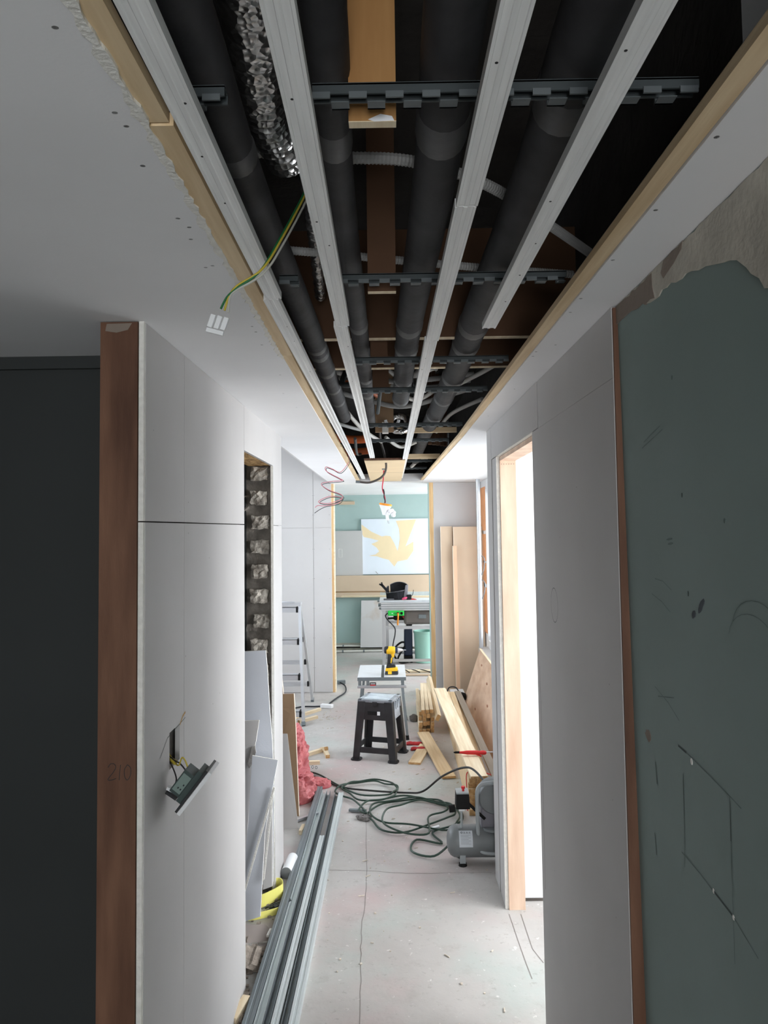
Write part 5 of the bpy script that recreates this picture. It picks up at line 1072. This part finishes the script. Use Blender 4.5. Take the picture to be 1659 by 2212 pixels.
for xx, yy in ((-0.09, 8.90), (0.90, 8.90), (-0.05, 9.45), (0.90, 9.45)): MB().box((xx - .018, yy - .018, 0), (xx + .018, yy + .018, .675)).build('leg', ALU, ts)
for yy in (8.90, 9.45): MB().box((-0.07, yy - .012, .455), (0.90, yy + .012, .49)).build('rail', ALU, ts); MB().box((-0.07, yy - .014, .07), (0.90, yy + .014, .10)).build('rail', ALU, ts)
gs = thing('socket_strip', 'bright green socket strip hung under the saw rail', 'socket strip', (0.06, 8.86, .62))
MB().box((-0.036, 8.835, .618), (0.156, 8.866, .678)).build('body', GREENP, gs, bevel=.008)
for xx in (0.082, 0.125): MB().cyl((xx, 8.832, .648), (xx, 8.836, .648), .016, n=16).build('socket', RUBBER, gs)
MB().box((0.01, 8.833, .642), (0.022, 8.836, .652)).build('switch', WHITE, gs); MB().box((0.046, 8.833, .635), (0.052, 8.836, .660)).build('rocker', RUBBER, gs)
MB().tube(spl([(0.082, 8.83, .648), (0.084, 8.81, .62), (0.080, 8.82, .56), (0.078, 8.82, .51)], 5), .010, 8).build('orange_plug', ORANGE, gs); MB().tube(spl([(-0.036, 8.85, .65), (-0.065, 8.85, .62), (-0.04, 8.85, .57), (0.04, 8.85, .48), (0.045, 8.85, .40), (0.02, 8.85, .28), (0.01, 8.86, .12), (0.0, 8.87, .01)], 6), .007, 8).build('cord', INK, gs)
tbt = thing('tool_belt', 'black tool belt coiled up on the table saw', 'tool belt', (0.07, 9.05, .79))
mb = MB(); vs = []; fs = []; n = 40
for i in range(n + 1):
    t = 2 * math.pi * i / n * .97 + 2.4; rx, ry = .125, .09; wob = .008 * math.sin(3 * t)
    zlo = .792 + (.02 if math.sin(t) > 0 else 0); zhi = zlo + .10 + .08 * max(0, math.sin(t)) + .02 * math.cos(t)
    for rr in (1.0, .93): vs += [(0.075 + (rx + wob) * rr * math.cos(t), 9.06 + ry * rr * math.sin(t), zlo), (0.075 + (rx + wob + .008) * rr * math.cos(t), 9.06 + ry * rr * math.sin(t), zhi)]
for i in range(n): a, b = i * 4, i * 4 + 4; fs += [(a, b, b + 1, a + 1), (a + 2, a + 3, b + 3, b + 2), (a + 1, b + 1, b + 3, a + 3), (a, a + 2, b + 2, b)]
fs += [(0, 1, 3, 2), (n * 4, n * 4 + 2, n * 4 + 3, n * 4 + 1)]
mb.sm = True; mb.add(vs, fs).build('belt', CLOTH, tbt)
rim_pts = [V(vs[i * 4 + 1]) for i in range(n + 1)]
MB().tube(rim_pts, .005, 6).build('belt_piping', CLOTHG, tbt)
MB().bar((-0.04, 8.985, .90), (-0.115, 8.98, .985), .03, .012, up=(0, 1, 0)).bar((-0.10, 8.98, .965), (-0.135, 8.98, .985), .02, .012, up=(0, 1, 0)).bar((-0.10, 8.98, .965), (-0.108, 8.98, 1.005), .018, .012, up=(0, 1, 0)).build('buckle_strap', CLOTH, tbt)
MB().bar((-0.085, 8.975, .80), (0.04, 8.965, .80), .012, .02).build('grey_pad', CLOTHG, tbt); MB().prism([(0.155, 8.985, .81), (0.20, 9.0, .81), (0.21, 9.01, .97), (0.18, 8.99, .965)], (.004, .03, 0)).build('side_strap', CLOTHG, tbt)
MB().box((0.03, 8.965, .795), (0.10, 8.985, .84)).build('pouch', CLOTH, tbt, bevel=.01); MB().tube(spl([(0.20, 9.0, .83), (0.25, 8.99, .835), (0.27, 8.99, .87), (0.275, 8.99, .91)], 5), .004, 6).build('cord', INK, tbt); MB().box((0.19, 8.98, .792), (0.25, 9.05, .85)).build('side_pouch', CLOTH, tbt, bevel=.008)
mb = MB().lathe([(.003, -.035), (.014, -.02), (.016, .01), (.008, .035)], (0.165, 8.975, .81), (1, 0, .3), 12); mb.build('pink_rag', M('pink_rag', (236, 100, 140), .8, var=.1), tbt)
tag(beam('thin_board', (-0.62, 9.44, .800), (0.02, 9.40, .800), .08, .018, PALE), 'pale board overhanging the left side of the saw', 'board'); tag(beam('thin_board', (-0.80, 9.48, .853), (0.15, 9.48, .853), .06, .014, MDFD), 'brown thin board behind the saw fence', 'board')
tag(beam('thin_board', (0.20, 9.3, .80), (0.9, 9.3, .80), .10, .018, PALE), 'pale board lying on the right of the saw table', 'board')
bk = thing('bucket', 'mint green bucket under the table saw', 'bucket', (0.40, 9.3, 0))
MB().lathe([(.10, 0.0), (.112, .004), (.125, .36), (.132, .362), (.132, .385), (.122, .385), (.115, .06), (.02, .05)], (0.405, 9.25, 0.0), (0, 0, 1), 28).build('shell', MINT, bk)
va = thing('vacuum_cleaner', 'navy and black vacuum cleaner beside the mint bucket', 'vacuum', (0.21, 9.31, 0))
MB().prism([(0.155, 9.22, .08), (0.262, 9.22, .08), (0.262, 9.22, .44), (0.185, 9.22, .44), (0.16, 9.22, .39)], (0, .18, 0)).build('body', NAVY, va, bevel=.02); MB().box((0.185, 9.23, .44), (0.262, 9.39, .50)).build('head', RUBBER, va, bevel=.02)
MB().tube(spl([(0.16, 9.21, .25), (0.12, 9.2, .25), (0.06, 9.22, .2), (0.02, 9.2, .12), (0.1, 9.15, .02), (0.2, 9.15, .02)], 6), .012, 8).tube(spl([(0.165, 9.21, .2), (0.13, 9.2, .15), (0.08, 9.18, .05), (0.17, 9.14, .02)], 6), .012, 8).build('suction_hose', RUBBER, va)
for xx, yy in ((0.17, 9.22), (0.245, 9.22), (0.17, 9.40), (0.245, 9.40)): MB().cyl((xx - .015, yy, .03), (xx + .015, yy, .03), .03, n=14).build('wheel', RUBBER, va)
MB().box((0.155, 9.21, .03), (0.262, 9.41, .08)).build('chassis', RUBBER, va)
tag(beam('floor_board', (0.0, 8.62, .012), (0.95, 8.60, .012), .10, .02, PALE), 'pale board lying on the floor in front of the saw', 'board', 'boards in front of the saw'); tag(beam('floor_board', (0.05, 8.42, .010), (0.95, 8.38, .010), .06, .016, MDF), 'tan strip on the floor in front of the pale board', 'board', 'boards in front of the saw')
for k in range(3): tag(MB().tube(spl([(0.1 + k * .1, 8.72, .01), (0.16 + k * .1, 8.6, .026), (0.20 + k * .12, 8.5, .018)], 5), .005, 6).build('cable_piece', RUBBER), ('left', 'middle', 'right')[k] + ' one of three black cables across the boards by the saw', 'cable', 'cables by the saw')

bpy.data.objects.remove(screw_src, do_unlink=True)
